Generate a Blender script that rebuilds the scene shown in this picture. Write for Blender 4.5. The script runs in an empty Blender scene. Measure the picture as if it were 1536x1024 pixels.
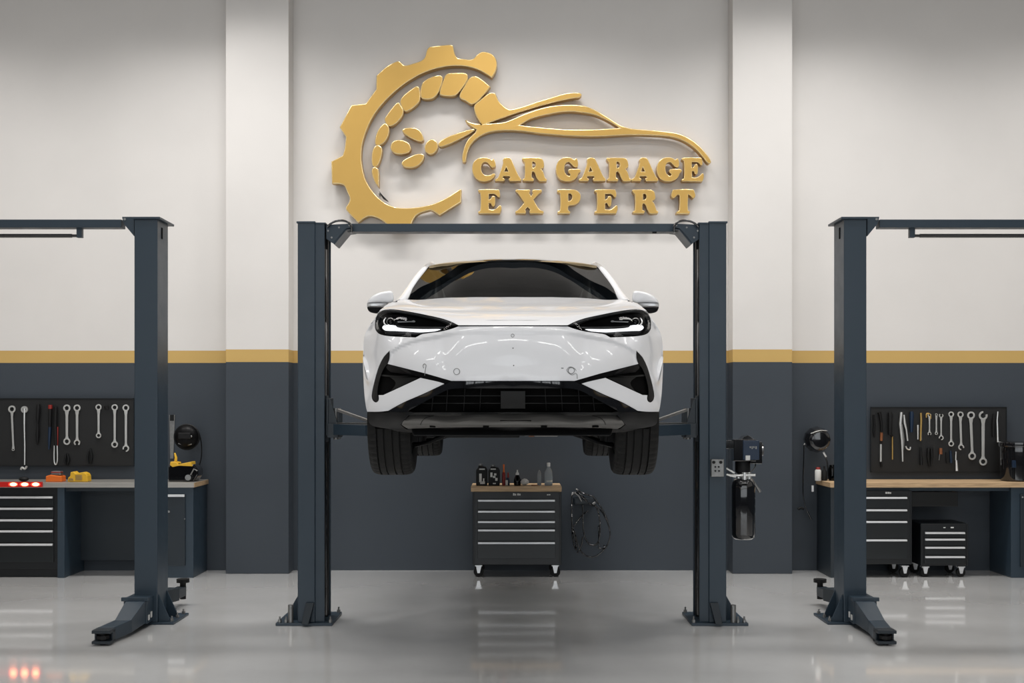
import bpy, bmesh, math, random
import numpy as np
from mathutils import Vector, Matrix
from mathutils.geometry import delaunay_2d_cdt
random.seed(7)
S = bpy.context.scene
COL = S.collection
PI = math.pi
F, CX, HY, EYE, D0 = 1700.0, 768.0, 610.0, 1.73, 9.0     # focal length in px, axis, horizon, eye height, camera 9 m before the lift
WALL = 12.0                                               # distance of the back wall

def P(u, v, d):
    return Vector(((u-CX)*d/F, d-D0, EYE-(v-HY)*d/F))
def PX(u, d): return (u-CX)*d/F
def PZ(v, d): return EYE-(v-HY)*d/F

# ------------------------------------------------------------------ materials
def mat(name, col, rough=.5, metal=0, coat=0, spec=.5, noise=0, nscale=8, bump=0, bscale=60, emit=None, estr=0,
        trans=0, ior=1.45, rvar=0, stretch=None):
    m = bpy.data.materials.new(name); m.use_nodes = True
    nt = m.node_tree; b = nt.nodes['Principled BSDF']
    b.inputs['Base Color'].default_value = (*col, 1)
    b.inputs['Roughness'].default_value = rough
    b.inputs['Metallic'].default_value = metal
    b.inputs['Coat Weight'].default_value = coat
    b.inputs['Coat Roughness'].default_value = .03
    b.inputs['Specular IOR Level'].default_value = spec
    b.inputs['IOR'].default_value = ior
    b.inputs['Transmission Weight'].default_value = trans
    if emit:
        b.inputs['Emission Color'].default_value = (*emit, 1); b.inputs['Emission Strength'].default_value = estr
    tc = nt.nodes.new('ShaderNodeTexCoord')
    src = tc.outputs['Object']
    if stretch:
        mp = nt.nodes.new('ShaderNodeMapping'); mp.inputs['Scale'].default_value = stretch
        nt.links.new(src, mp.inputs['Vector']); src = mp.outputs['Vector']
    if noise or rvar:
        n = nt.nodes.new('ShaderNodeTexNoise'); n.inputs['Scale'].default_value = nscale; n.inputs['Detail'].default_value = 5
        nt.links.new(src, n.inputs['Vector'])
        if noise:
            r = nt.nodes.new('ShaderNodeMapRange'); r.inputs['From Min'].default_value = .3; r.inputs['From Max'].default_value = .7
            r.inputs['To Min'].default_value = 1-noise; r.inputs['To Max'].default_value = 1+noise
            nt.links.new(n.outputs['Fac'], r.inputs['Value'])
            mx = nt.nodes.new('ShaderNodeVectorMath'); mx.operation = 'SCALE'; mx.inputs[0].default_value = col
            nt.links.new(r.outputs['Result'], mx.inputs['Scale']); nt.links.new(mx.outputs['Vector'], b.inputs['Base Color'])
        if rvar:
            r = nt.nodes.new('ShaderNodeMapRange'); r.inputs['From Min'].default_value = .3; r.inputs['From Max'].default_value = .7
            r.inputs['To Min'].default_value = max(0, rough-rvar); r.inputs['To Max'].default_value = rough+rvar
            nt.links.new(n.outputs['Fac'], r.inputs['Value']); nt.links.new(r.outputs['Result'], b.inputs['Roughness'])
    if bump:
        n = nt.nodes.new('ShaderNodeTexNoise'); n.inputs['Scale'].default_value = bscale; n.inputs['Detail'].default_value = 3
        nt.links.new(src, n.inputs['Vector'])
        bp = nt.nodes.new('ShaderNodeBump'); bp.inputs['Strength'].default_value = bump; bp.inputs['Distance'].default_value = .01
        nt.links.new(n.outputs['Fac'], bp.inputs['Height']); nt.links.new(bp.outputs['Normal'], b.inputs['Normal'])
    return m

def wall_mat():
    m = bpy.data.materials.new('banded_wall_paint'); m.use_nodes = True; nt = m.node_tree; b = nt.nodes['Principled BSDF']
    g = nt.nodes.new('ShaderNodeNewGeometry'); sp = nt.nodes.new('ShaderNodeSeparateXYZ'); nt.links.new(g.outputs['Position'], sp.inputs[0])
    def step(z):
        n = nt.nodes.new('ShaderNodeMath'); n.operation = 'GREATER_THAN'; n.inputs[1].default_value = z
        nt.links.new(sp.outputs['Z'], n.inputs[0]); return n.outputs[0]
    def mix(f, a, c):
        n = nt.nodes.new('ShaderNodeMix'); n.data_type = 'RGBA'; nt.links.new(f, n.inputs['Factor'])
        for s, v in ((n.inputs['A'], a), (n.inputs['B'], c)):
            if isinstance(v, tuple): s.default_value = (*v, 1)
            else: nt.links.new(v, s)
        return n.outputs['Result']
    no = nt.nodes.new('ShaderNodeTexNoise'); no.inputs['Scale'].default_value = 1.3; no.inputs['Detail'].default_value = 6
    nt.links.new(g.outputs['Position'], no.inputs['Vector'])
    c1 = mix(step(2.195), (.044, .054, .067), (.56, .37, .125))
    c2 = mix(step(2.325), c1, (.70, .675, .65))
    r = nt.nodes.new('ShaderNodeMapRange'); r.inputs['From Min'].default_value = .3; r.inputs['From Max'].default_value = .7
    r.inputs['To Min'].default_value = .975; r.inputs['To Max'].default_value = 1.025; nt.links.new(no.outputs['Fac'], r.inputs['Value'])
    sc = nt.nodes.new('ShaderNodeVectorMath'); sc.operation = 'SCALE'; nt.links.new(c2, sc.inputs[0]); nt.links.new(r.outputs['Result'], sc.inputs['Scale'])
    nt.links.new(sc.outputs['Vector'], b.inputs['Base Color']); b.inputs['Roughness'].default_value = .55
    b.inputs['Specular IOR Level'].default_value = .35
    n2 = nt.nodes.new('ShaderNodeTexNoise'); n2.inputs['Scale'].default_value = 90; nt.links.new(g.outputs['Position'], n2.inputs['Vector'])
    bp = nt.nodes.new('ShaderNodeBump'); bp.inputs['Strength'].default_value = .08; bp.inputs['Distance'].default_value = .004
    nt.links.new(n2.outputs['Fac'], bp.inputs['Height']); nt.links.new(bp.outputs['Normal'], b.inputs['Normal'])
    return m

def floor_mat():
    m = mat('polished_concrete', (.40, .395, .385), .14, spec=.5, coat=1)
    nt = m.node_tree; b = nt.nodes['Principled BSDF']; b.inputs['Coat Roughness'].default_value = .06
    tc = nt.nodes.new('ShaderNodeNewGeometry')
    n = nt.nodes.new('ShaderNodeTexNoise'); n.inputs['Scale'].default_value = .55; n.inputs['Detail'].default_value = 9; n.inputs['Roughness'].default_value = .62
    nt.links.new(tc.outputs['Position'], n.inputs['Vector'])
    cr = nt.nodes.new('ShaderNodeValToRGB'); cr.color_ramp.elements[0].position = .3; cr.color_ramp.elements[1].position = .72
    cr.color_ramp.elements[0].color = (.62, .615, .605, 1); cr.color_ramp.elements[1].color = (.76, .755, .745, 1)
    nt.links.new(n.outputs['Fac'], cr.inputs['Fac']); nt.links.new(cr.outputs['Color'], b.inputs['Base Color'])
    n2 = nt.nodes.new('ShaderNodeTexNoise'); n2.inputs['Scale'].default_value = 2.1; n2.inputs['Detail'].default_value = 6
    nt.links.new(tc.outputs['Position'], n2.inputs['Vector'])
    r = nt.nodes.new('ShaderNodeMapRange'); r.inputs['From Min'].default_value = .3; r.inputs['From Max'].default_value = .7
    r.inputs['To Min'].default_value = .05; r.inputs['To Max'].default_value = .11
    nt.links.new(n2.outputs['Fac'], r.inputs['Value']); nt.links.new(r.outputs['Result'], b.inputs['Roughness'])
    n3 = nt.nodes.new('ShaderNodeTexNoise'); n3.inputs['Scale'].default_value = 1.6
    nt.links.new(tc.outputs['Position'], n3.inputs['Vector'])
    bp = nt.nodes.new('ShaderNodeBump'); bp.inputs['Strength'].default_value = .05; bp.inputs['Distance'].default_value = .01
    nt.links.new(n3.outputs['Fac'], bp.inputs['Height']); nt.links.new(bp.outputs['Normal'], b.inputs['Normal'])
    return m

def glass_mat(name, tint, refl=1.0):
    m = bpy.data.materials.new(name); m.use_nodes = True; nt = m.node_tree; nt.nodes.clear()
    o = nt.nodes.new('ShaderNodeOutputMaterial'); t = nt.nodes.new('ShaderNodeBsdfTransparent'); t.inputs[0].default_value = (*tint, 1)
    g = nt.nodes.new('ShaderNodeBsdfGlossy'); g.inputs['Roughness'].default_value = .01; g.inputs[0].default_value = (refl, refl, refl, 1)
    f = nt.nodes.new('ShaderNodeFresnel'); f.inputs[0].default_value = 1.5
    x = nt.nodes.new('ShaderNodeMixShader'); nt.links.new(f.outputs[0], x.inputs[0]); nt.links.new(t.outputs[0], x.inputs[1]); nt.links.new(g.outputs[0], x.inputs[2])
    nt.links.new(x.outputs[0], o.inputs[0]); return m

M = dict(
 wall=wall_mat(), floor=floor_mat(),
 ceiling=mat('ceiling_sheet', (.20, .20, .20), .7), beam=mat('ceiling_steel', (.008, .008, .009), .7, spec=.2),
 gold=mat('brushed_gold', (.60, .375, .11), .33, .88, spec=.5, noise=.02, nscale=3),
 goldrim=mat('gold_edge_highlight', (.92, .72, .38), .25, .6),  # lighter copy of the gold, standing in for the edge highlight
 slate=mat('slate_powder_coat', (.024, .040, .057), .36, spec=.5, bump=.05, bscale=350, rvar=.04),
 slate2=mat('dark_slate_paint', (.013, .020, .027), .42, spec=.5, bump=.04, bscale=300),
 white=mat('white_car_paint', (.80, .805, .825), .38, spec=.4, coat=.65),
 gblack=mat('gloss_black', (.006, .006, .007), .08, coat=1),
 mblack=mat('matte_black_plastic', (.006, .006, .0065), .5, spec=.3, bump=.1, bscale=400),
 sblack=mat('satin_black', (.004, .004, .0045), .35, spec=.12),
 void=mat('deep_black', (.002, .002, .002), .9, spec=.1),
 skid=mat('satin_grey_trim', (.11, .106, .10), .45, .4),
 dplastic=mat('dark_grey_plastic', (.006, .0065, .0068), .4, spec=.35),
 rubber=mat('tyre_rubber', (.006, .006, .0058), .6, spec=.28, bump=.15, bscale=120),
 alu=mat('bright_aluminium', (.74, .75, .76), .35, .5), steel=mat('chromed_steel', (.72, .72, .70), .3, .75, noise=.03, nscale=12),
 dsteel=mat('dull_steel', (.24, .24, .235), .4, .8, noise=.12, nscale=40),
 glass=glass_mat('tinted_glass', (.04, .045, .045), .6), lens=glass_mat('lamp_cover_glass', (.9, .92, .94), .12),
 clear=mat('clear_bottle_plastic', (.85, .9, .92), .12, trans=.85, ior=1.25),
 drl=mat('daylight_lamp', (.9, .9, .9), .3, emit=(1, 1, 1), estr=1.0),
 wood=mat('oak_worktop', (.48, .33, .19), .45, noise=.25, nscale=6, stretch=(1, 12, 12), bump=.05),
 steeltop=mat('steel_clad_worktop', (.42, .40, .37), .35, .6, noise=.1, nscale=5, stretch=(.6, 6, 20)),
 cab=mat('black_tool_cabinet_paint', (.006, .0075, .009), .36, rvar=.05), cabf=mat('black_drawer_front', (.009, .0115, .013), .32),
 board=mat('black_perforated_board', (.0085, .009, .0095), .55, bump=.05),
 red=mat('red_plastic', (.25, .02, .015), .4), orange=mat('orange_plastic', (.75, .16, .02), .4), yellow=mat('yellow_plastic', (.72, .42, .03), .4),
 blue=mat('blue_plastic', (.005, .018, .045), .35), brass=mat('brass_shaft', (.55, .36, .12), .35, .8),
 wht=mat('white_label', (.62, .62, .60), .5), redlamp=mat('red_lamp', (.8, .02, .01), .3, emit=(1, .03, .02), estr=2.2),
 hotlamp=mat('hot_lamp', (1, .5, .3), .3, emit=(1, .22, .08), estr=8), rlens=mat('red_lamp_housing', (.28, .01, .008), .3, emit=(1, .02, .01), estr=.12),
 seat=mat('dark_seat_fabric', (.02, .02, .022), .8), amber=mat('copper_orange', (.22, .08, .03), .4),
)

# ------------------------------------------------------------------ mesh tools
class MB:
    def __init__(s): s.bm = bmesh.new()
    def _v(s, p): return s.bm.verts.new(p)
    def box(s, x0, x1, y0, y1, z0, z1):
        x0, x1 = sorted((x0, x1)); y0, y1 = sorted((y0, y1)); z0, z1 = sorted((z0, z1))
        v = [s._v(p) for p in ((x0,y0,z0),(x1,y0,z0),(x1,y1,z0),(x0,y1,z0),(x0,y0,z1),(x1,y0,z1),(x1,y1,z1),(x0,y1,z1))]
        for f in ((3,2,1,0),(4,5,6,7),(0,1,5,4),(1,2,6,5),(2,3,7,6),(3,0,4,7)): s.bm.faces.new([v[i] for i in f])
        return s
    def hexa(s, pts):                      # 8 points: bottom ring then top ring
        v = [s._v(p) for p in pts]
        for f in ((3,2,1,0),(4,5,6,7),(0,1,5,4),(1,2,6,5),(2,3,7,6),(3,0,4,7)): s.bm.faces.new([v[i] for i in f])
        return s
    def beam(s, a, b, w, h, w2=None, h2=None):    # rectangular bar from a to b, w across, h upwards
        a, b = Vector(a), Vector(b); t = (b-a).normalized(); up = Vector((0,0,1))
        if abs(t.z) > .95: up = Vector((0,1,0))
        r = t.cross(up).normalized(); q = r.cross(t).normalized(); w2 = w2 or w; h2 = h2 or h
        A = [a+r*i*w/2+q*j*h/2 for i, j in ((-1,-1),(1,-1),(1,1),(-1,1))]; B = [b+r*i*w2/2+q*j*h2/2 for i, j in ((-1,-1),(1,-1),(1,1),(-1,1))]
        return s.hexa(A+B)
    def prism(s, pts, axis, a, b):         # 2-D polygon extruded along axis ('x','y','z')
        def mk(p, t):
            return {'x': (t, p[0], p[1]), 'y': (p[0], t, p[1]), 'z': (p[0], p[1], t)}[axis]
        A = [s._v(mk(p, a)) for p in pts]; B = [s._v(mk(p, b)) for p in pts]; n = len(pts)
        s.bm.faces.new(A[::-1]); s.bm.faces.new(B)
        for i in range(n): s.bm.faces.new((A[i], A[(i+1)%n], B[(i+1)%n], B[i]))
        return s
    def cyl(s, a, b, r, r2=None, n=20):
        return s.loft([a, b], [r, r if r2 is None else r2], n)
    def loft(s, pts, rads, n=12, cap=True, squash=None):
        pts = [Vector(p) for p in pts]; rings = []
        t0 = (pts[1]-pts[0]).normalized(); up = Vector((0,0,1)) if abs(t0.z) < .9 else Vector((0,1,0))
        r = t0.cross(up).normalized()
        for i, p in enumerate(pts):
            t = (pts[min(i+1, len(pts)-1)]-pts[max(i-1, 0)])
            t = t.normalized() if t.length > 1e-9 else t0
            r = (r-t*r.dot(t)).normalized(); q = r.cross(t)
            rr = rads[i] if isinstance(rads, (list, tuple)) else rads
            sq = squash or 1
            rings.append([s._v(p+(r*math.cos(k*2*PI/n)+q*math.sin(k*2*PI/n)*sq)*rr) for k in range(n)])
        for A, B in zip(rings, rings[1:]):
            for k in range(n): s.bm.faces.new((A[k], A[(k+1)%n], B[(k+1)%n], B[k]))
        if cap: s.bm.faces.new(rings[0][::-1]); s.bm.faces.new(rings[-1])
        return s
    def lathe(s, prof, c, axis='z', n=28, fn=None, close=False):   # profile (radius, height)
        c = Vector(c); rings = []
        for i, (r, h) in enumerate(prof):
            ring = []
            for k in range(n):
                a = k*2*PI/n; rr = r if fn is None else fn(i, k, r)
                o = {'z': (rr*math.cos(a), rr*math.sin(a), h), 'x': (h, rr*math.cos(a), rr*math.sin(a)), 'y': (rr*math.cos(a), h, rr*math.sin(a))}[axis]
                ring.append(s._v(c+Vector(o)))
            rings.append(ring)
        pr = list(zip(rings, rings[1:]))
        if close: pr.append((rings[-1], rings[0]))
        for A, B in pr:
            for k in range(n): s.bm.faces.new((A[k], A[(k+1)%n], B[(k+1)%n], B[k]))
        if not close:
            s.bm.faces.new(rings[0][::-1]); s.bm.faces.new(rings[-1])
        return s
    def sphere(s, c, r, sc=(1,1,1), seg=20):
        m = Matrix.Translation(c) @ Matrix.Diagonal((r*sc[0], r*sc[1], r*sc[2], 1))
        bmesh.ops.create_uvsphere(s.bm, u_segments=seg, v_segments=max(8, seg//2), radius=1, matrix=m); return s
    def build(s, name, m, parent=None, bevel=0, smooth=None, seg=2):
        bmesh.ops.recalc_face_normals(s.bm, faces=s.bm.faces)
        me = bpy.data.meshes.new(name); s.bm.to_mesh(me); s.bm.free()
        return link(name, me, m, parent, bevel, smooth, seg)

def link(name, me, m, parent=None, bevel=0, smooth=None, seg=2):
    me.materials.append(M[m] if isinstance(m, str) else m)
    o = bpy.data.objects.new(name, me); COL.objects.link(o)
    if parent is not None:
        o.parent = parent; o.matrix_parent_inverse = parent_world(parent).inverted()
    if bevel:
        b = o.modifiers.new('bevel', 'BEVEL'); b.width = bevel; b.segments = seg; b.limit_method = 'ANGLE'; b.angle_limit = math.radians(35)
    if smooth is not None:
        for p in me.polygons: p.use_smooth = True
        me.set_sharp_from_angle(angle=math.radians(smooth))
    return o
def parent_world(p):
    m = Matrix.LocRotScale(p.location, p.rotation_euler, p.scale)
    if p.parent: m = parent_world(p.parent) @ p.matrix_parent_inverse @ m
    return m
def tag(o, label=None, cat=None, group=None, kind=None):
    if label: o['label'] = label
    if cat: o['category'] = cat
    if group: o['group'] = group
    if kind: o['kind'] = kind
    return o
def thing(name, label, cat, loc=(0,0,0), group=None):
    o = bpy.data.objects.new(name, None); COL.objects.link(o); o.location = loc; o.empty_display_size = .1
    return tag(o, label, cat, group)
def struct(o): o['kind'] = 'structure'; return o

def path(pts, n=6, closed=True):
    N = len(pts); out = []
    V2 = [Vector((p[0], p[1])) for p in pts]; C = [len(p) > 2 for p in pts]
    for i in range(N if closed else N-1):
        j = (i+1) % N; a, b = V2[i], V2[j]; L = (b-a).length
        def tan(k, seg):
            if C[k] or (not closed and k in (0, N-1)): return seg
            t = V2[(k+1) % N]-V2[k-1]
            return t.normalized()*L if t.length > 1e-9 else seg
        ta, tb = tan(i, b-a), tan(j, b-a)
        m = 1 if (C[i] and C[j]) else n
        for k in range(m):
            t = k/m; h1 = 2*t**3-3*t*t+1; h2 = t**3-2*t*t+t; h3 = -2*t**3+3*t*t; h4 = t**3-t*t
            q = a*h1+ta*h2+b*h3+tb*h4; out.append((q.x, q.y))
    if not closed: out.append(tuple(V2[-1]))
    return out

def extrude_outline(name, loops, y_front, thick, m, parent, bevel=.006):
    """filled outline standing in the x-z plane, with real thickness and rounded rim; loops in world (x,z)"""
    cu = bpy.data.curves.new(name, 'CURVE'); cu.dimensions = '2D'; cu.fill_mode = 'BOTH'
    cu.extrude = thick/2-bevel; cu.bevel_depth = bevel; cu.bevel_resolution = 2; cu.offset = -bevel
    for lp in loops:
        sp = cu.splines.new('POLY'); sp.points.add(len(lp)-1); sp.use_cyclic_u = True
        for k, (x, z) in enumerate(lp): sp.points[k].co = (x, z, 0, 1)
    o = bpy.data.objects.new('tmp', cu); COL.objects.link(o)
    dg = bpy.context.evaluated_depsgraph_get(); dg.update()
    me = bpy.data.meshes.new_from_object(o.evaluated_get(dg)); me.name = name
    bpy.data.objects.remove(o); bpy.data.curves.remove(cu)
    me.transform(Matrix.Translation((0, y_front+thick/2, 0)) @ Matrix.Rotation(PI/2, 4, 'X'))
    me.materials.clear()
    o = link(name, me, m, parent, smooth=30)
    if m == 'gold':                       # front bevels get a paler gold, a highlight painted into the colour
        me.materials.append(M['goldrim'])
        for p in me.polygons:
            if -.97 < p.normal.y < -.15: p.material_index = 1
    return o

# ------------------------------------------------------------------ the room
HW, HB, HC = 8.5, -13.5, 7.6       # half width, wall behind camera, ceiling
struct(MB().box(-HW, HW, HB, 3.0, -.15, 0).build('floor', 'floor'))
struct(MB().box(-HW, HW, 3.0, 3.2, -.15, HC).build('wall_back', 'wall'))
struct(MB().box(-HW-.2, -HW, HB, 3.2, -.15, HC).build('wall_left', 'wall'))
struct(MB().box(HW, HW+.2, HB, 3.2, -.15, HC).build('wall_right', 'wall'))
struct(MB().box(PX(338.5, 11.75), PX(433, 11.75), 2.75, 3.0, 0, HC).build('trim_1', 'wall', bevel=.006))
struct(MB().box(PX(1099, 11.75), PX(1188.5, 11.75), 2.75, 3.0, 0, HC).build('trim_2', 'wall', bevel=.006))
struct(MB().box(-HW, HW, HB, 3.2, HC, HC+.15).build('ceiling', 'ceiling'))
c = MB()
for i in range(14): c.box(-HW, HW, HB+.6+i*1.2, HB+.74+i*1.2, HC-.16, HC)
for i in range(17): c.box(-8.4+i*1.05-.06, -8.4+i*1.05+.06, HB, 3, HC-.3, HC-.16)
struct(c.build('trim_3', 'beam'))
# wall behind the camera with a row of tall windows
wb = MB(); z0, z1 = 1.0, 5.6
wb.box(-HW, HW, HB-.2, HB, -.15, z0); wb.box(-HW, HW, HB-.2, HB, z1, HC)
xs = [-7.6+i*3.04 for i in range(6)]
wb.box(-HW, xs[0], HB-.2, HB, z0, z1); wb.box(xs[-1], HW, HB-.2, HB, z0, z1)
for x in xs[1:-1]: wb.box(x-.2, x+.2, HB-.2, HB, z0, z1)
struct(wb.build('wall_front', 'wall'))
for i in range(5):
    a, b = xs[i]+(.2 if i else 0), xs[i+1]-(.2 if i < 4 else 0)
    w = MB(); w.box(a, b, HB-.15, HB-.05, z0, z0+.06); w.box(a, b, HB-.15, HB-.05, z1-.06, z1)
    for k in range(4): xx = a+(b-a)*k/3; w.box(xx-.03, xx+.03, HB-.15, HB-.05, z0, z1)
    for k in range(1, 4): zz = z0+(z1-z0)*k/4; w.box(a, b, HB-.14, HB-.06, zz-.025, zz+.025)
    struct(w.build('window_%d' % (i+1), 'beam'))

# ------------------------------------------------------------------ the gold sign
SY = 2.865; ST = .10                     # front plane and thickness of the letters
SD = SY+D0
def cr(pts, ox, oy, sc):                 # picture-crop coordinates to the plane of the sign
    return [(PX(ox+x*sc, SD), PZ(oy+y*sc, SD)) for x, y in pts]
k1 = (480, 50, .29297); k2 = (680, 100, .26042); k4 = (480, 50, .14648); k5 = (610, 50, .14648)
KA = (700, 225, .10744); KB = (820, 225, .10744); KC = (940, 225, .10744)
emb = thing('wall_emblem', 'raised gold gear ring with dial pieces and a sports car line on the cream wall', 'emblem', (PX(640, SD), 3.0, PZ(200, SD)))
def piece(name, pts, k, holes=(), n=6, parent=emb, m='gold', pins=True, bevel=.009):
    loops = [cr(path(pts, n), *k)]+[cr(path(h, n), *k) for h in holes]
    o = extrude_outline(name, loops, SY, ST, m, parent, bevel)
    return o
def pinset(pxs, parent):
    b = MB()
    for u, v in pxs:
        x, z = PX(u, SD), PZ(v, SD); b.cyl((x, SY+ST-.004, z), (x, 3.004, z), .012, n=10)
    b.build('mounting_pin', 'dsteel', parent)
gear = [(880,228,1),(903,185),(905,140),(880,105),(832,93),(805,108),(780,131),(735,130),(705,124),(692,105),(682,62,1),(665,57),(560,68,1),(548,82),(530,130),
 (470,155),(432,162),(408,143),(390,143),(340,170),(288,216,1),(287,285,1),(262,320),(235,358,1),(160,367,1),(100,480,1),(132,530,1),(125,590),(115,625,1),(57,655,1),(60,768,1),(118,775),
 (138,810),(152,850),(132,890,1),(135,905),(195,969,1),(245,937),(290,943),(340,975),(358,1015,1),(455,1015,1),(490,935),(562,905),(578,910),(612,932,1),(722,863,1),(725,800,1),(716,797,1),
 (640,845),(560,878),(450,893),(370,885),(300,842),(240,762),(216,680),(213,600),(230,520),(270,430),(330,350),(420,268),(520,207),(620,174),(720,166),(800,182),(850,208)]
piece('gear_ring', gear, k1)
segs = [([(700,435),(770,470),(858,545,1),(800,620),(680,725),(600,690),(540,645),(590,540),(640,460)], k5),
 ([(410,415),(500,403),(600,405),(628,435),(610,500),(520,620),(470,642),(345,630),(338,595),(370,490)], k5),
 ([(240,450),(340,428),(370,455),(345,560),(310,630),(250,670),(160,668),(142,640),(145,550),(170,495)], k5),
 ([(820,690),(850,640),(930,575),(990,540),(1018,562),(1025,680),(980,740),(890,798),(858,790),(825,730)], k4),
 ([(660,880),(680,840),(740,760),(800,705),(825,735),(855,790),(840,850),(780,920),(720,950),(680,930)], k4),
 ([(330,460),(350,475),(355,500),(340,545),(312,570),(286,572),(282,540),(297,495)], k1),
 ([(300,572),(318,590),(312,640),(292,680),(271,680),(264,640),(270,595),(285,575)], k1),
 ([(285,684),(300,700),(301,790,1),(280,760),(264,710),(270,687)], k1)]
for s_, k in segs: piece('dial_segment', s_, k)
piece('dark_sliver', [(300,803,1),(320,828),(347,856,1),(318,838)], k1, m='dplastic', bevel=.002)  # thin dark sliver below the last dial segment
for s_ in ([(422,492),(450,482),(500,488),(528,525),(526,552),(490,548),(450,528),(425,508)],
           [(360,580),(375,552),(410,545),(450,558),(466,590),(450,612),(400,618),(370,605)],
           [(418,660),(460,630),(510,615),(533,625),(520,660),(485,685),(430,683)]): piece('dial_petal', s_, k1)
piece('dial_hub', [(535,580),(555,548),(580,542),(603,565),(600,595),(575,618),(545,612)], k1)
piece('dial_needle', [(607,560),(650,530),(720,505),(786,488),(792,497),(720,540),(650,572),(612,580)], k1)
carline = [(68,305,1),(105,322),(158,330,1),(128,275),(120,225),(150,195),(210,150),(240,152),(265,200),(315,242),(365,238),(500,195),(650,152),(720,148),(740,160),(728,176),(690,182),
 (560,210),(420,250),(300,290),(195,328,1),(300,316),(400,275),(520,235),(620,220),(740,222),(800,240),(880,285),(960,335),(1010,352),(1100,362),(1200,370),(1300,385),(1380,425),(1440,480),(1486,545),(1470,558),
 (1440,525),(1390,470),(1320,425),(1240,402),(1120,394),(1000,393),(820,402),(660,398),(500,385),(380,370),(280,368),(200,380),(140,410),(95,460),(76,515),(70,548),(52,545),(55,490),(80,425),(126,378,1),(132,362,1),(100,342),(76,320)]
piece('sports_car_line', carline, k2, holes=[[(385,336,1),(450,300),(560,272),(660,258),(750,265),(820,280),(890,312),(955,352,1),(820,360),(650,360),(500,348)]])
pinset([(522,240),(660,90),(730,80),(545,310),(620,325),(680,303),(712,134),(678,127),(647,130),(614,144),(590,163),(573,192),(565,228),(563,255),(620,201),(600,220),(622,240),(647,220),(690,206),
        (728,165),(860,145),(800,192),(900,200),(1000,198),(1045,220),(700,225),(568,288.5)], emb)

let = thing('wall_lettering', 'raised gold slab serif letters reading CAR GARAGE over EXPERT, below the gold car line', 'lettering', (PX(880, SD), 3.0, PZ(280, SD)))
gC = [(255,103),(320,117),(350,136),(372,120),(388,138),(405,190),(404,228),(385,240),(352,245),(322,215),(290,180),(250,168),(215,200),(203,250),(215,310),(250,345),(290,352),(335,345),(375,325),(395,330),(397,352),(370,390),(320,425),(250,440),(170,425),(110,370),(82,305),(76,240),(95,170),(150,120),(200,104)]
gA = ([(505,132),(535,106),(580,103),(615,120),(640,165),(700,300),(730,362),(765,405,1),(760,433,1),(600,435,1),(586,405),(605,385),(595,365,1),(515,365,1),(508,385),(535,405),(522,433,1),(400,433,1),(395,408),(430,388),(450,350),(495,225),(508,170)],
      [(553,238,1),(580,299,1),(528,299,1)])
gR = ([(772,118),(790,108),(1015,108),(1062,130),(1080,185),(1078,238),(1040,264,1),(1068,300),(1085,350),(1100,392),(1120,405),(1115,434,1),(1020,437),(990,412),(968,370),(950,322),(928,300,1),(912,305,1),(912,385),(940,402),(932,434,1),(790,434,1),(778,410),(806,388),(808,180),(785,152)],
      [(918,166,1),(945,170),(961,205),(945,242),(918,247,1)])
gG = [(290,100),(350,112),(385,134),(405,116),(430,130),(441,205),(425,238),(385,236),(350,205),(310,170),(270,185),(250,240),(255,300),(285,350),(320,360),(328,338),(305,315),(304,278),(340,265),(450,265),(474,280),(470,308),(447,325),(430,370),(390,412),(320,437),(240,434),(180,405),(142,345),(128,280),(137,205),(170,145),(225,110)]
gE = [(160,562),(180,550),(440,550),(460,572),(468,630),(460,655),(435,655),(412,630),(385,613,1),(310,613,1),(310,690,1),(335,680),(350,650),(375,641),(395,655),(400,700),(395,760),(375,790),(350,775),(335,745),(310,743,1),(310,827,1),(380,830),(430,800),(455,774),(480,775),(485,830),(465,886,1),(165,886,1),(160,860),(190,840),(190,600),(165,585)]
gX = [(680,570),(700,552),(880,552,1),(888,575),(875,602,1),(900,640,1),(922,610,1),(912,580),(925,552,1),(1040,552),(1050,580),(1010,612),(935,690,1),(960,740),(1020,830),(1075,855),(1068,886,1),(885,886,1),(875,860),(885,830,1),(850,795,1),(818,830,1),(830,860),(822,886,1),(685,886,1),(680,857),(720,830),(802,735,1),(760,672),(712,602)]
gP = ([(145,565),(165,550),(370,550),(430,568),(470,618),(475,670),(450,730),(390,765),(322,775),(303,792),(303,840),(330,860),(325,886,1),(155,886,1),(155,860),(185,840),(185,610),(150,590)],
      [(303,610,1),(335,612),(356,650),(338,698),(303,710,1)])
gT = [(650,552),(930,552),(952,590),(961,640),(940,672),(915,665),(890,640),(860,620,1),(858,840),(886,857),(880,888,1),(695,888,1),(700,857),(732,840),(738,640),(722,624),(700,635),(668,668),(635,660),(622,630),(635,580)]
def xf(pts, b0, b1):                   # map bounding box b0 -> b1
    sx = (b1[2]-b1[0])/(b0[2]-b0[0]); sy = (b1[3]-b1[1])/(b0[3]-b0[1])
    return [((p[0]-b0[0])*sx+b1[0], (p[1]-b0[1])*sy+b1[1])+tuple(p[2:]) for p in pts]
bA, bR, bG, bE = (395,103,768,435), (770,108,1120,437), (128,100,474,437), (160,550,485,886)
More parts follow.
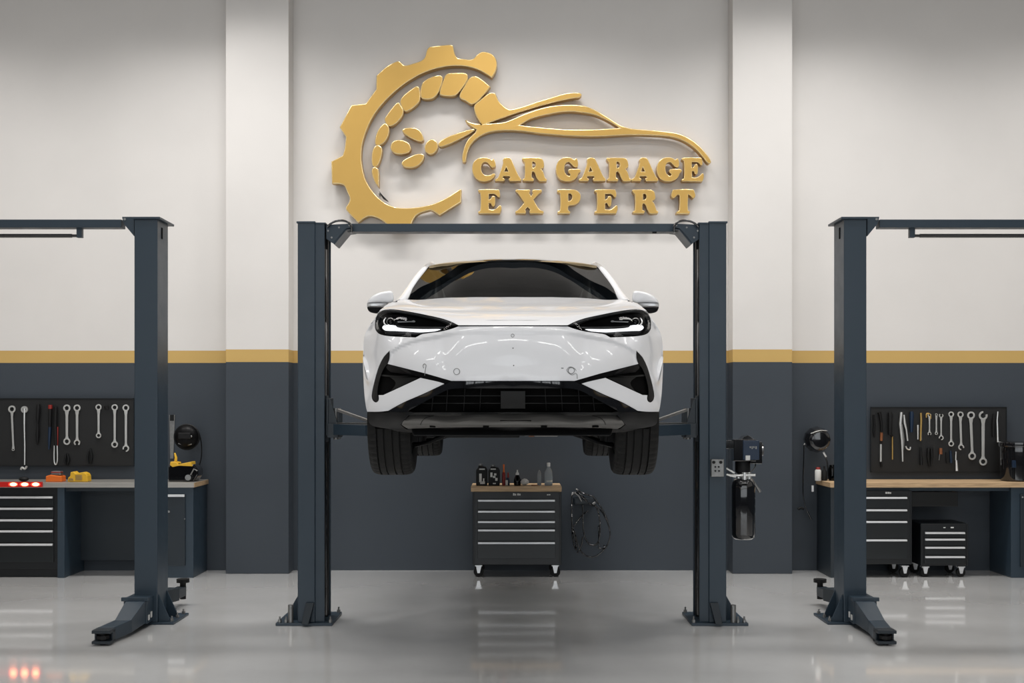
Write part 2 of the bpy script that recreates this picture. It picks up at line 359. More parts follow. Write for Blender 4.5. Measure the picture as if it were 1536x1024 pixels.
letters = [(gC, None, KA), (gA[0], gA[1], KA), (gR[0], gR[1], KA), (gG, None, KB),
 (xf(gA[0], bA, (450,103,830,435)), xf(gA[1], bA, (450,103,830,435)), KB),
 (xf(gR[0], bR, (832,108,1180,437)), xf(gR[1], bR, (832,108,1180,437)), KB),
 (xf(gA[0], bA, (66,103,445,435)), xf(gA[1], bA, (66,103,445,435)), KC),
 (xf(gG, bG, (420,100,770,437)), None, KC), (xf(gE, bE, (770,106,1078,437)), None, KC),
 (gE, None, KA), (gX, None, KA), (gP[0], gP[1], KB), (xf(gE, bE, (668,550,992,886)), None, KB),
 (xf(gR[0], bR, (75,552,442,887)), xf(gR[1], bR, (75,552,442,887)), KC), (gT, None, KC)]
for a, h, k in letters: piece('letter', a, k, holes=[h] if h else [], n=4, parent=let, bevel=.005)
pinset([(714,255),(757,262),(789,262),(838,255),(882,262),(916,262),(960,262),(990,255),(1030,262),(724,305),(796,305),(846,305),(901,305),(957,305),(1025,305)], let)

# ------------------------------------------------------------------ lifts
def polyY(b, pts, d, t):               # plate cut to an outline given in the picture's frame at distance d
    b.prism([(PX(u, d), PZ(v, d)) for u, v in pts], 'y', d-D0, d-D0+t); return b
lift = thing('two_post_lift', 'dark slate two post vehicle lift holding up the white car', 'car lift', (0, .15, 0), 'two post vehicle lifts')
for s in (-1, 1):
    prof = [(1.70,-.015),(1.563,-.015),(1.563,0),(1.488,0),(1.488,.012),(1.688,.012),(1.688,.308),(1.488,.308),(1.488,.32),(1.70,.32)]
    col = MB().prism([(s*x, y) for x, y in prof], 'z', .02, 3.19).build('column', 'slate', lift, bevel=.0055)
    b = MB(); b.box(s*1.56, s*1.708, -.022, .33, 3.185, 3.2); b.box(s*1.478, s*1.56, -.006, .33, 3.18, 3.193); b.build('column_cap', 'slate', col, bevel=.002)
    b = MB(); b.box(s*1.50, s*1.56, .02, .09, .02, 3.15); b.box(s*1.50, s*1.55, .24, .30, .02, 3.15); b.box(s*1.56, s*1.68, .03, .29, .02, 3.1); b.build('slide_rail', 'mblack', col)
    MB().cyl((s*1.53, .16, .05), (s*1.53, .16, 3.0), .035).build('hydraulic_cylinder', 'gblack', col, smooth=40)
    bp = MB().box(s*1.42, s*1.868, -.05, .46, 0, .022).build('base_plate', 'slate', lift, bevel=.003)
    b = MB()
    for x in (1.85, 1.80, 1.45):
        for y in (-.02, .42):
            b.cyl((s*(x-.01), y, .02), (s*(x-.01), y, .045), .014, n=6); b.cyl((s*(x-.01), y, .04), (s*(x-.01), y, .07), .007, n=8)
    b.build('anchor_bolt', 'dsteel', bp)
    b = MB(); b.prism([(s*1.70, .022), (s*1.80, .022), (s*1.785, .10), (s*1.70, .25)], 'y', .10, .112); b.prism([(s*1.70, .022), (s*1.79, .022), (s*1.70, .2)], 'y', .27, .282); b.build('gusset', 'slate', bp, bevel=.002)
    MB().hexa([(s*1.655,-.10,.022),(s*1.60,-.10,.022),(s*1.60,-.03,.022),(s*1.655,-.03,.022),(s*1.63,-.045,.18),(s*1.565,-.045,.18),(s*1.565,-.016,.18),(s*1.63,-.016,.18)]).build('cover_plate', 'slate2', bp, bevel=.003)
    b = MB(); b.cyl((s*1.755, -.01, .022), (s*1.755, -.01, .16), .022); b.build('locking_pin', 'dsteel', bp, smooth=40)
    # head bracket, with the cable loop
    X = lambda u: (u if s < 0 else 2*769.3-u)
    pb = [(489, 337), (520, 335.5), (528, 339.5), (527, 343), (519, 344), (501.5, 364.5), (498, 364), (489.5, 358)]
    br = polyY(MB(), [(X(u), v) for u, v in pb], 9.03, .012); polyY(br, [(X(u), v) for u, v in pb], 9.27, .012)
    br.prism([(PX(X(u), 9.03), PZ(v, 9.03)) for u, v in ((519, 342.3), (528, 341), (528, 344), (519.6, 345), (502, 366.2), (499.5, 365))], 'y', .03, .28)
    bro = br.build('head_bracket', 'slate', lift, bevel=.001)
    b = MB()
    for u, v in ((492, 346), (497.5, 356), (524, 338), (508.5, 341)): b.cyl(P(X(u), v, 9.02), P(X(u), v, 9.035), .008, n=8)
    b.build('bracket_bolt', 'dsteel', bro)
    hp = [P(X(u), v, 9.0) for u, v in path([(491,341),(494,337),(501.5,332.3),(512.5,330.6),(522,333),(526.5,338),(527.5,343),(527,349)], 5, False)]
    MB().loft(hp, .009, 8).build('cable_loop', 'gblack', bro, smooth=60)
    # carriage and arms
    cg = MB(); cg.box(s*1.47, s*1.385, .03, .27, 1.53, 1.60); cg.box(s*1.478, s*1.462, .02, .28, 1.50, 1.80); cg.box(s*1.47, s*1.385, .03, .27, 1.485, 1.50)
    cg.box(s*1.47, s*1.385, .02, .035, 1.485, 1.60); cg.box(s*1.395, s*1.383, .05, .25, 1.49, 1.69)
    cg.hexa([(s*1.47,.03,1.6),(s*1.39,.03,1.6),(s*1.39,.045,1.6),(s*1.47,.045,1.6),(s*1.47,.03,1.79),(s*1.45,.03,1.79),(s*1.45,.045,1.79),(s*1.47,.045,1.79)])
    cg.box(s*1.49, s*1.56, .10, .22, 1.45, 1.82)
    cgo = cg.build('carriage', 'slate2', lift, bevel=.002)
    b = MB(); b.cyl((s*1.41, .08, 1.47), (s*1.41, .08, 1.72), .02); b.cyl((s*1.41, .21, 1.47), (s*1.41, .21, 1.72), .02); b.build('pivot_pin', 'dsteel', cgo, smooth=40)
    for yy, ty, z in ((.08, -.78, 1.55), (.21, .98, 1.545)):
        a = Vector((s*1.41, yy, z)); e = Vector((s*.80, ty, z)); mid = a.lerp(e, .55)
        ar = MB(); ar.beam(a, mid, .09, .085); ar.beam(mid, e, .07, .06); aro = ar.build('swing_arm', 'slate', lift, bevel=.003)
        b = MB(); b.beam(a+Vector((0, -.02, .05)), mid+Vector((0, 0, .05)), .02, .012); b.build('slide_strip', 'dsteel', aro)
        b = MB(); b.cyl(e+Vector((0,0,-.05)), e+Vector((0,0,.055)), .028); b.cyl(e+Vector((0,0,.04)), e+Vector((0,0,.062)), .06, n=24); b.build('lift_pad', 'rubber', aro, smooth=40)
    b = MB(); b.beam((s*1.39, .04, 1.705), (s*1.10, -.10, 1.61), .03, .022); b.build('arm_restraint', 'dsteel', cgo, bevel=.002)
b = MB().box(PX(521, 9.15), PX(1018, 9.15), .09, .21, PZ(347.6, 9.1), PZ(337, 9.15)); bo = b.build('top_beam', 'slate', lift, bevel=.003)
MB().box(PX(979, 9.1), PX(985, 9.1), .10, .13, PZ(349.5, 9.1), PZ(347, 9.1)).build('limit_switch', 'mblack', bo)
# control box and power unit on the right column
cb = MB().box(PX(1066, 8.97), PX(1085, 8.97), -.06, -.015, PZ(714.5, 8.97), PZ(688.5, 8.97)).build('control_box', 'dsteel', lift, bevel=.004)
b = MB()
for u, v in ((1070.5, 693), (1081, 693)): b.cyl(P(u, v, 8.94)+Vector((0,-.012,0)), P(u, v, 8.94)+Vector((0,.002,0)), .012)
for u, v in ((1073, 700), (1078, 700), (1073, 706), (1078.5, 706)): b.cyl(P(u, v, 8.94)+Vector((0,-.006,0)), P(u, v, 8.94)+Vector((0,.002,0)), .007)
b.build('push_button', 'mblack', cb, smooth=40)
d = 9.1
pu = MB(); pu.box(1.70, 1.76, .02, .12, PZ(672, d), PZ(660, d)); pu.box(PX(1095, d), PX(1128, d), -.06, .16, PZ(690, d), PZ(658, d)); pu.box(PX(1120, d), PX(1138, d), -.03, .13, PZ(694, d), PZ(662, d))
pu.prism([(PX(u, d), PZ(v, d)) for u, v in ((1107,658.5),(1112,654),(1117,652),(1122,654.5),(1128,660),(1107,660))], 'y', -.03, .12)
pu.cyl((PX(1138, d)-.02, .05, PZ(674, d)), (PX(1142, d), .05, PZ(674, d)), .05, n=20)
puo = pu.build('power_unit', 'gblack', lift, bevel=.006)
puo['label'] = 'black motor head with blue panel over a tall black tank'
MB().box(PX(1108, d), PX(1132, d), -.075, -.055, PZ(688, d), PZ(659.5, d)).build('blue_panel', 'blue', puo, bevel=.004)
b = MB()
for i, (u, w) in enumerate(((1117.5, 2), (1120.5, 1.6), (1123, 1.6), (1126, 2))): 
    b.box(PX(u, d), PX(u+w, d), -.079, -.074, PZ(672, d), PZ(668, d)) if i % 2 else b.box(PX(u, d), PX(u+w, d), -.079, -.074, PZ(670.5, d), PZ(668, d))
b.build('panel_marking', 'dsteel', puo)
MB().box(PX(1111.5, d), PX(1118, d), -.083, -.072, PZ(688.5, d), PZ(681.5, d)).build('white_sticker', 'wht', puo, bevel=.001)
MB().lathe([(.055, PZ(690, d)), (.06, PZ(692, d)), (.06, PZ(706, d)), (.045, PZ(710, d))], (PX(1112, d), .05, 0), n=24).build('pump_neck', 'mblack', puo, smooth=40)
b = MB(); b.cyl((PX(1106, d), .05, PZ(716.5, d)), (PX(1106, d), .05, PZ(706, d)), .02); b.cyl((PX(1113, d), .0, PZ(718, d)), (PX(1113, d), .0, PZ(707, d)), .022)
b.cyl((PX(1092, d), .02, PZ(712, d)), (PX(1128, d), -.03, PZ(710.5, d)), .011); b.cyl((PX(1086, d), .0, PZ(701, d)), (PX(1098, d), 0, PZ(708, d)), .008); b.cyl((PX(1086, d), .0, PZ(710, d)), (PX(1100, d), 0, PZ(714, d)), .008)
b.cyl((PX(1120, d), .0, PZ(717, d)), (PX(1120, d), .0, PZ(707, d)), .014)
b.build('hose_fitting', 'steel', puo, smooth=40)
MB().lathe([(.0001, PZ(807.5, d)), (.07, PZ(807, d)), (.088, PZ(804, d)), (.094, PZ(799, d)), (.094, PZ(729, d)), (.088, PZ(722, d)), (.07, PZ(717.5, d)), (.03, PZ(716, d))], (PX(1113, d), .05, 0), n=40).build('oil_tank', 'gblack', puo, smooth=50)
hp = [P(u, v, d) for u, v in path([(1118, 714), (1126, 717), (1133, 727), (1140, 738)], 5, False)]
MB().loft(hp, [.010]*(len(hp)-3)+[.014]*3, 10).build('release_lever', 'dsteel', puo, smooth=60)
hp = [P(u, v, 9.04) for u, v in path([(1132, 690), (1133, 699), (1128, 706), (1119, 709)], 5, False)]
MB().loft(hp, .005, 8).build('oil_hose', 'gblack', puo, smooth=60)

def side_lift(s, label):
    """one post and the beam of the lift in the neighbouring bay; built for the left (s=-1), mirrored for the right"""
    x0, x1 = (3.0, 2.816) if s < 0 else (2.816, 2.636)      # outer (bay side) and inner edges
    xo, xi = s*x0 if s < 0 else x0, s*x1 if s < 0 else x1
    L = thing('two_post_lift', label, 'car lift', ((xo+xi)/2, .15, 0), 'two post vehicle lifts')
    t = .012*(1 if xi > xo else -1)
    prof = [(xo,0),(xi,0),(xi,.28),(xo,.28),(xo,.268),(xi-t,.268),(xi-t,.012),(xo,.012)]
    colm = MB().prism(prof, 'z', .02, 3.22).build('column', 'slate', L, bevel=.0055)
    MB().box(xo-t*.5, xi+t*2.2, -.02, .36, 3.218, 3.236).build('column_cap', 'slate', colm, bevel=.003)
    MB().box(xi-t*.6, xi+t*.25, .10, .13, 3.08, 3.17).build('cable_slot', 'void', colm)
    MB().box(xo+t*1.5, xi-t*1.5, .03, .25, .02, 3.15).build('slide_rail', 'mblack', colm)
    far = xo-t/.012*3.4
    # far post, out of the picture but standing under the beam's other end
    bm = MB().box(xo-t*10, far, .05, .15, PZ(342.5, 9.1), PZ(329, 9.05)).build('top_beam', 'slate', L, bevel=.003)
    g = 1 if s > 0 else -1
    u0 = 201 if s < 0 else 1301
    pts = [(u0-g*-0, 325), (u0+g*18, 325), (u0+g*17, 330), (u0+g*15, 336), (u0, 354)]
    br = polyY(MB(), pts, 9.02, .16); bro = br.build('head_bracket', 'slate', L, bevel=.001)
    b = MB(); b.cyl(P(u0+g*14, 328.5, 9.01), P(u0+g*14, 328.5, 9.03), .01, n=8); b.build('bracket_bolt', 'dsteel', bro)
    u1 = 120 if s < 0 else 1367.5
    hb = MB().box(PX(u1-4, 9.1), PX(u1+4, 9.1), .08, .12, PZ(356.5, 9.1), PZ(341, 9.1)).build('bar_hanger', 'slate', bm, bevel=.002)
    b = MB(); b.cyl(P(u1, 353.5, 9.1), P(u1+g*14, 353.5, 9.1), .012); b.cyl(P(u1+g*12, 353.5, 9.1), (far, .1, PZ(353.5, 9.1)), .016); b.build('safety_bar', 'gblack', bm, smooth=40)
    # base
    ex = 1 if xi > xo else -1
    bp = MB().box(xo-ex*.02, xi+ex*.13, .0, .42, 0, .02).build('base_plate', 'slate', L, bevel=.003)
    b = MB()
    for y in (.05, .20, .37): 
        b.cyl((xi+ex*.10, y, .018), (xi+ex*.10, y, .042), .014, n=6); b.cyl((xi+ex*.10, y, .04), (xi+ex*.10, y, .06), .007, n=8)
    b.build('anchor_bolt', 'dsteel', bp)
    b = MB()
    for y in (.03, .24): b.prism([(xi, .02), (xi+ex*.09, .02), (xi+ex*.085, .05), (xi, .24)], 'y', y, y+.012)
    b.prism([(.28, .02), (.40, .02), (.28, .2)], 'x', xi-ex*.05, xi-ex*.062)
    b.build('gusset', 'slate', bp, bevel=.002)
    MB().box(xi-ex*.035, xi-ex*.052, -.022, -.0, .04, .17).build('lock_strip', 'dsteel', bp, bevel=.002)
    # carriage low at the post's foot, and the two arms
    xc = xo+ex*.07
    cg = MB(); cg.box(xo-ex*.03, xo+ex*.15, -.16, -.002, .035, .235); cg.box(xo-ex*.045, xo+ex*.165, -.175, -.15, .215, .245); cg.box(xo-ex*.03, xo, -.01, .3, .035, .235)
    cgo = cg.build('carriage', 'slate', L, bevel=.004)
    b = MB(); b.box(xo+ex*.151, xo+ex*.156, -.13, -.10, .06, .10); b.box(xo+ex*.151, xo+ex*.156, -.07, -.04, .07, .115); b.build('carriage_sticker', 'wht', cgo)
    tip = xc-.045 if s < 0 else xc-.03
    am = MB(); 
    def ring(x, y, w, z0_, z1_): return [(x-w/2, y, z0_), (x+w/2, y, z0_), (x+w/2, y, z1_), (x-w/2, y, z1_)]
    rs = [ring(xc, -.12, .15, .045, .225), ring(xc, -.20, .15, .045, .215), ring(xc+ex*.0, -.46, .125, .03, .125), ring(tip, -.70, .12, .02, .115)]
    for A, B in zip(rs, rs[1:]): am.hexa(A+B)
    amo = am.build('swing_arm', 'slate', L, bevel=.004)
    b = MB(); b.box(tip-.068, tip+.068, -.80, -.69, .088, .112); b.box(tip-.068, tip+.068, -.80, -.69, .012, .034); b.box(tip-.068, tip-.055, -.74, -.69, .02, .1); b.box(tip+.055, tip+.068, -.74, -.69, .02, .1); b.build('arm_fork', 'slate2', amo, bevel=.003)
    b = MB(); b.cyl((tip, -.755, .0), (tip, -.755, .105), .022); b.cyl((tip, -.755, .045), (tip, -.755, .07), .045, n=8); b.build('adapter_pin', 'mblack', amo, smooth=40)
    ar = MB(); ye = .92
    xr = xo+ex*.11
    ar.beam((xr-ex*.09, .32, .14), (xr, .70, .13), .10, .11); ar.beam((xr, .66, .13), (xr, ye, .12), .08, .08); aro = ar.build('swing_arm', 'slate2', L, bevel=.003)
    b = MB(); b.cyl((xr+ex*.01, ye, .05), (xr+ex*.01, ye, .20), .026); b.cyl((xr+ex*.01, ye, .195), (xr+ex*.01, ye, .225), .055, .055, 24); b.build('lift_pad', 'mblack', aro, smooth=40)
    return L
side_lift(-1, 'dark slate lift post and beam in the left bay, its arm on the floor')
side_lift(1, 'dark slate lift post and beam in the right bay, before the oak workbench')
# ------------------------------------------------------------------ the car
CC = 769.5                                # the car's middle in the picture
CXW = (CC-CX)*8/F
def tps(pts):
    """smooth surface of distance over (U,V), even in U"""
    A = np.array([(u, v, d) for u, v, d in pts]+[(-u, v, d) for u, v, d in pts if u > .5], float)
    X = A[:, :2]/100; n = len(X)
    r2 = ((X[:, None]-X[None])**2).sum(-1); K = np.where(r2 > 0, r2*np.log(np.maximum(r2, 1e-12)), 0)+np.eye(n)*2e-4
    Pm = np.hstack([np.ones((n, 1)), X]); Z = np.zeros((3, 3))
    w = np.linalg.solve(np.block([[K, Pm], [Pm.T, Z]]), np.concatenate([A[:, 2], np.zeros(3)]))
    def f(U, V):
        Q = np.stack([U, V], -1)/100
        r2 = ((Q[:, None]-X[None])**2).sum(-1); k = np.where(r2 > 0, r2*np.log(np.maximum(r2, 1e-12)), 0)
        return k@w[:n]+w[n]+Q@w[n+1:]
    return f
FA = tps([(0,489,6.66),(83,489,6.73),(40,489,6.675),(0,530,6.60),(60,530,6.62),(100,530,6.66),(150,530,6.78),(180,530,6.93),(200,530,7.08),(215,530,7.26),(224,530,7.44),
 (110,477,6.86),(150,469,7.10),(172,465,7.24),(190,465,7.34),(200,466.5,7.44),(207,487,7.27),(212,490,7.36),(216.5,492,7.46),(208.5,481,7.42),(222.5,503,7.46),(140,500,6.88),(175,504,7.02),
 (0,570,6.60),(92,570,6.64),(140,570,6.74),(180,570,6.88),(205,570,7.03),(218,570,7.18),(224,570,7.32),(0,600,6.62),(100,600,6.66),(150,600,6.76),(187,600,6.88),(210,600,7.01),(221.5,600,7.14),
 (0,618,6.65),(100,618,6.68),(155,618,6.78),(187,618,6.88),(210,618,6.99),(218.5,618,7.07),(0,640,6.74),(100,640,6.78),(160,640,6.87),(200,640,7.0),(215,638,7.08),(0,650,6.95),(100,650,7.0),(160,649,7.04)])
LU = np.array([0,50,80,110,130,150,170,185,200]); LV = np.array([489,493,497,501,504.5,509,516.5,526,540])
def sst(t): t = np.clip(t, 0, 1); return t*t*(3-2*t)
def FAd(U, V):                            # fascia with its recessed mask below the brow line
    U = np.abs(U); d = FA(U, V); L = np.interp(U, LU, LV)
    dep = .035*sst((U-70)/50)*(1-sst((U-178)/14))
    d = d+dep*sst((V-L)/7)*(1-sst((V-L-18)/48))
    d = d+.012*sst((118-U)/16)*sst((V-494)/10)*(1-sst((V-545)/22))
    return d
BU = np.array([0,60,83,110,130,150,172,190,205]); BV = np.array([488,487,484.5,477.8,473,468.5,465.2,464.2,466]); BDp = np.array([6.66,6.70,6.74,6.86,6.97,7.10,7.25,7.37,7.5])
TU = np.array([0,60,100,125,140,162,180,190,200.5]); TV = np.array([445.3,445.6,446.3,448,449,449,452.5,457.5,463]); TD_ = np.array([7.98,8.0,8.05,8.1,8.13,8.16,7.9,7.68,7.52])
def smi(U, X, Y): return sum(np.interp(np.abs(U+k), X, Y) for k in np.linspace(-12, 12, 13))/13
def HD(U, V):                             # bonnet: runs back from the leading edge to the screen, steeper at the nose
    U = np.abs(U); vb, vt, db, dt = smi(U, BU, BV), smi(U, TU, TV), smi(U, BU, BDp), smi(U, TU, TD_)
    t = np.clip((vb-V)/np.maximum(vb-vt, 2.5), -.15, 1.05)
    return db+(dt-db)*(.35*t+.2*t*t+.45*t**3)
def HDd(U, V):
    U = np.abs(U); return HD(U, V)-.03*np.exp(-((U-128+(488-V)*-.4)/18)**2)*sst((V-446)/6)*(1-sst((V-464)/8))
WS = tps([(0,445,7.98),(60,445.3,8.01),(100,446,8.07),(140,449,8.2),(162,448.6,8.34),(0,430,8.16),(0,410,8.44),(0,391,8.76),(48,392.2,8.77),(92,396.6,8.84),(126,402,8.94),(143,422,8.66),(80,420,8.36)])
def cray(fn, s=1, off=0):
    def f(A):
        U, V = A[:, 0], A[:, 1]; d = fn(np.abs(U), V)+off
        return np.stack([(CC-CX-s*U)*d/F, d-D0, EYE-(V-HY)*d/F], -1)
    return f
def inside(x, y, poly):
    px, py = poly[:, 0], poly[:, 1]; qx, qy = np.roll(px, -1), np.roll(py, -1); c = np.zeros(len(x), bool)
    for a, b, e, g in zip(px, py, qx, qy):
        if b != g: c ^= ((b > y) != (g > y)) & (x < (e-a)*(y-b)/(g-b)+a)
    return c
def dense(poly, st):
    out = []
    for i in range(len(poly)):
        a, b = poly[i], poly[(i+1) % len(poly)]; L = math.hypot((b[0]-a[0])/st[0], (b[1]-a[1])/st[1]); k = max(1, int(math.ceil(L)))
        out += [(a[0]+(b[0]-a[0])*j/k, a[1]+(b[1]-a[1])*j/k) for j in range(k)]
    return out
def panel(name, outline, fn, m, parent, holes=(), st=(4, 4), thick=.02, centre=(0, .5, 2.0), eps=.05, rim=True, roll=.004, back=None):
    """a sheet cut to an outline, laid on a curved surface, with a rolled edge and real thickness"""
    loops = [dense(l, st) for l in [outline]+list(holes)]
    P0 = np.array(sum(loops, [])); edges = []; k = 0
    for l in loops:
        edges += [(k+i, k+(i+1) % len(l)) for i in range(len(l))]; k += len(l)
    x0, y0 = P0.min(0); x1, y1 = P0.max(0)
    gx, gy = np.meshgrid(np.arange(x0+st[0]*.5, x1, st[0]), np.arange(y0+st[1]*.5, y1, st[1])); gx = gx.ravel(); gy = gy.ravel()
    ok = inside(gx, gy, np.array(loops[0]))
    for l in loops[1:]: ok &= ~inside(gx, gy, np.array(l))
    gx, gy = gx[ok], gy[ok]
    if len(gx):
        dd = np.min(((gx[:, None]-P0[None, :, 0])/st[0])**2+((gy[:, None]-P0[None, :, 1])/st[1])**2, 1); gx, gy = gx[dd > .3], gy[dd > .3]
    A = np.vstack([P0, np.stack([gx, gy], -1)]) if len(gx) else P0
    scl = np.array([1/st[0], 1/st[1]])
    r = delaunay_2d_cdt([Vector((a, b)) for a, b in A*scl], edges, [], 0, 1e-5)
    V2 = np.array([(v.x, v.y) for v in r[0]])/scl; T = np.array([f for f in r[2] if len(f) == 3])
    cen = V2[T].mean(1); ok = inside(cen[:, 0], cen[:, 1], np.array(loops[0]))
    for l in loops[1:]: ok &= ~inside(cen[:, 0], cen[:, 1], np.array(l))
    T = T[ok]
    X = fn(V2); e = np.array(st)*eps
    n = np.cross(fn(V2+[e[0], 0])-fn(V2-[e[0], 0]), fn(V2+[0, e[1]])-fn(V2-[0, e[1]])); n /= np.linalg.norm(n, axis=1)[:, None]+1e-12
    if ((X-np.array(centre))*n).sum() < 0: n = -n
    fnm = np.cross(X[T[:, 1]]-X[T[:, 0]], X[T[:, 2]]-X[T[:, 0]]); fl = (fnm*n[T[:, 0]]).sum(1) < 0; T[fl] = T[fl][:, ::-1]
    cnt = {}
    for a, b, c_ in T:
        for p, q in ((a, b), (b, c_), (c_, a)): cnt[(p, q)] = 1
    verts = list(X); nor = list(n); faces = [tuple(t) for t in T]; sm = len(faces)
    if rim:
        bd = [(p, q) for (p, q) in cnt if (q, p) not in cnt]
        ring = {}; 
        inw = {}
        for p, q in bd:                   # outward direction in the sheet, across the edge
            t = X[q]-X[p]; o = np.cross(t, n[p]); L = np.linalg.norm(o)
            if L > 1e-9:
                for w in (p, q): inw[w] = inw.get(w, 0)+o/L
        def get(w, lev):
            if (w, lev) not in ring:
                o = inw.get(w, np.zeros(3)); L = np.linalg.norm(o); o = o/L if L > 1e-6 else o
                bk = -n[w] if back is None else np.array(back); pos = {0: X[w], 1: X[w]+bk*roll, 2: X[w]+bk*thick}[lev]
                ring[(w, lev)] = len(verts); verts.append(pos); nor.append({0: n[w]*.7+o*.7, 1: o, 2: o}[lev])
            return ring[(w, lev)]
        for p, q in bd:
            for l in (0, 1):
                faces.append((get(q, l), get(p, l), get(p, l+1), get(q, l+1)))
    me = bpy.data.meshes.new(name); me.from_pydata([tuple(v) for v in verts], [], [tuple(int(i) for i in f) for f in faces]); me.update()
    for p in me.polygons: p.use_smooth = True
    nn = [tuple(np.array(v)/(np.linalg.norm(v)+1e-9)) for v in nor]
    me.normals_split_custom_set_from_vertices(nn)
    return link(name, me, m, parent)
def mirr(half, n=5):                      # half outline, from the middle at the top round to the middle at the bottom
    h = [tuple(p) for p in half]; o = [(-p[0],)+tuple(p[1:]) for p in h if p[0] > .01]
    return path(h+o[::-1], n)

car = thing('car', 'white car without number plate or badge, held up on the central lift', 'car', (CXW, 0, 1.28))
HL = [(206.5,486.5),(204.7,474),(198,466.7),(188,464.4),(171,465.4),(151.5,468.6),(130.5,472.8),(109.5,477.5),(94,482.5),(82.5,488.4,1),(94,492.7),(110,496.4),(125.5,498.4),(137,500.4),(146,505,1),(167,504.2),(188,502.8),(200,499.8),(205.5,494)]
# white fascia: one sheet down to the winglets
FAS = [(0,489.4,1),(81.8,489.4,1),(94,493.7),(110,497.4),(125.5,499.4),(137,501.3),(146,506,1),(167,505.2),(188,503.8),(200.5,500.7),(206.3,494.5),(207.5,486.5),(205.5,474),(200,466.6),(202,468.5),(208.5,481),(216.5,492),(222.5,503),(224.3,520),(225,540),
 (224.6,560),(223,590),(220.5,610),(218.7,617.3,1),(200,617.2),(187.3,615.9,1),(181,612.2),(163.5,602.8),(136,591),(103,575.3,1),(112,572.5),(138.7,566.5,1),(194.5,592.3,1),(201.5,592.5,1),(201.5,600),(205.5,603.4),(210,601),(212,596),(211.6,588),(207.3,569),(201.5,550),(194.3,535.5),(185,525.3,1),(185.3,537),(187.9,545.6,1),(130,560.2,1),(92.5,571,1),(0,571,1)]
fas = panel('front_bumper', mirr(FAS, 4), cray(FAd), 'white', car, st=(3, 3), back=(0, 1, 0))
HOOD = [(0,445.3),(60,445.6),(100,446.5),(125,448.4),(140,449.6),(155,449.3),(165,449),(173,450.3),(180,453),(190,458),(198,463.8),(200.5,466,1),(198,465.8),(188,463.6),(171,464.6),(151.5,467.8),(130.5,472),(109.5,476.6),(94,481.6),(82,487.4,1),(40,487.5),(0,487.5)]
hood = panel('bonnet', mirr(HOOD, 4), cray(HDd), 'white', car, st=(3, 1.5), back=(0, 1, 0))
# dark structure behind the panel gaps
panel('inner_structure', mirr([(0,480,1),(80,480,1),(150,470),(190,468),(202,474),(216,500),(220,540),(218,590),(214,630),(200,637),(160,642),(0,642,1)], 4), cray(FA, off=.075), 'void', car, st=(10, 10), rim=False, back=(0, 1, 0))
panel('inner_structure', mirr([(0,449,1),(60,449),(120,452),(170,455),(190,462),(150,472),(85,487,1),(0,487,1)], 4), cray(HD, off=.06), 'void', car, st=(8, 3), rim=False, back=(0, 1, 0))
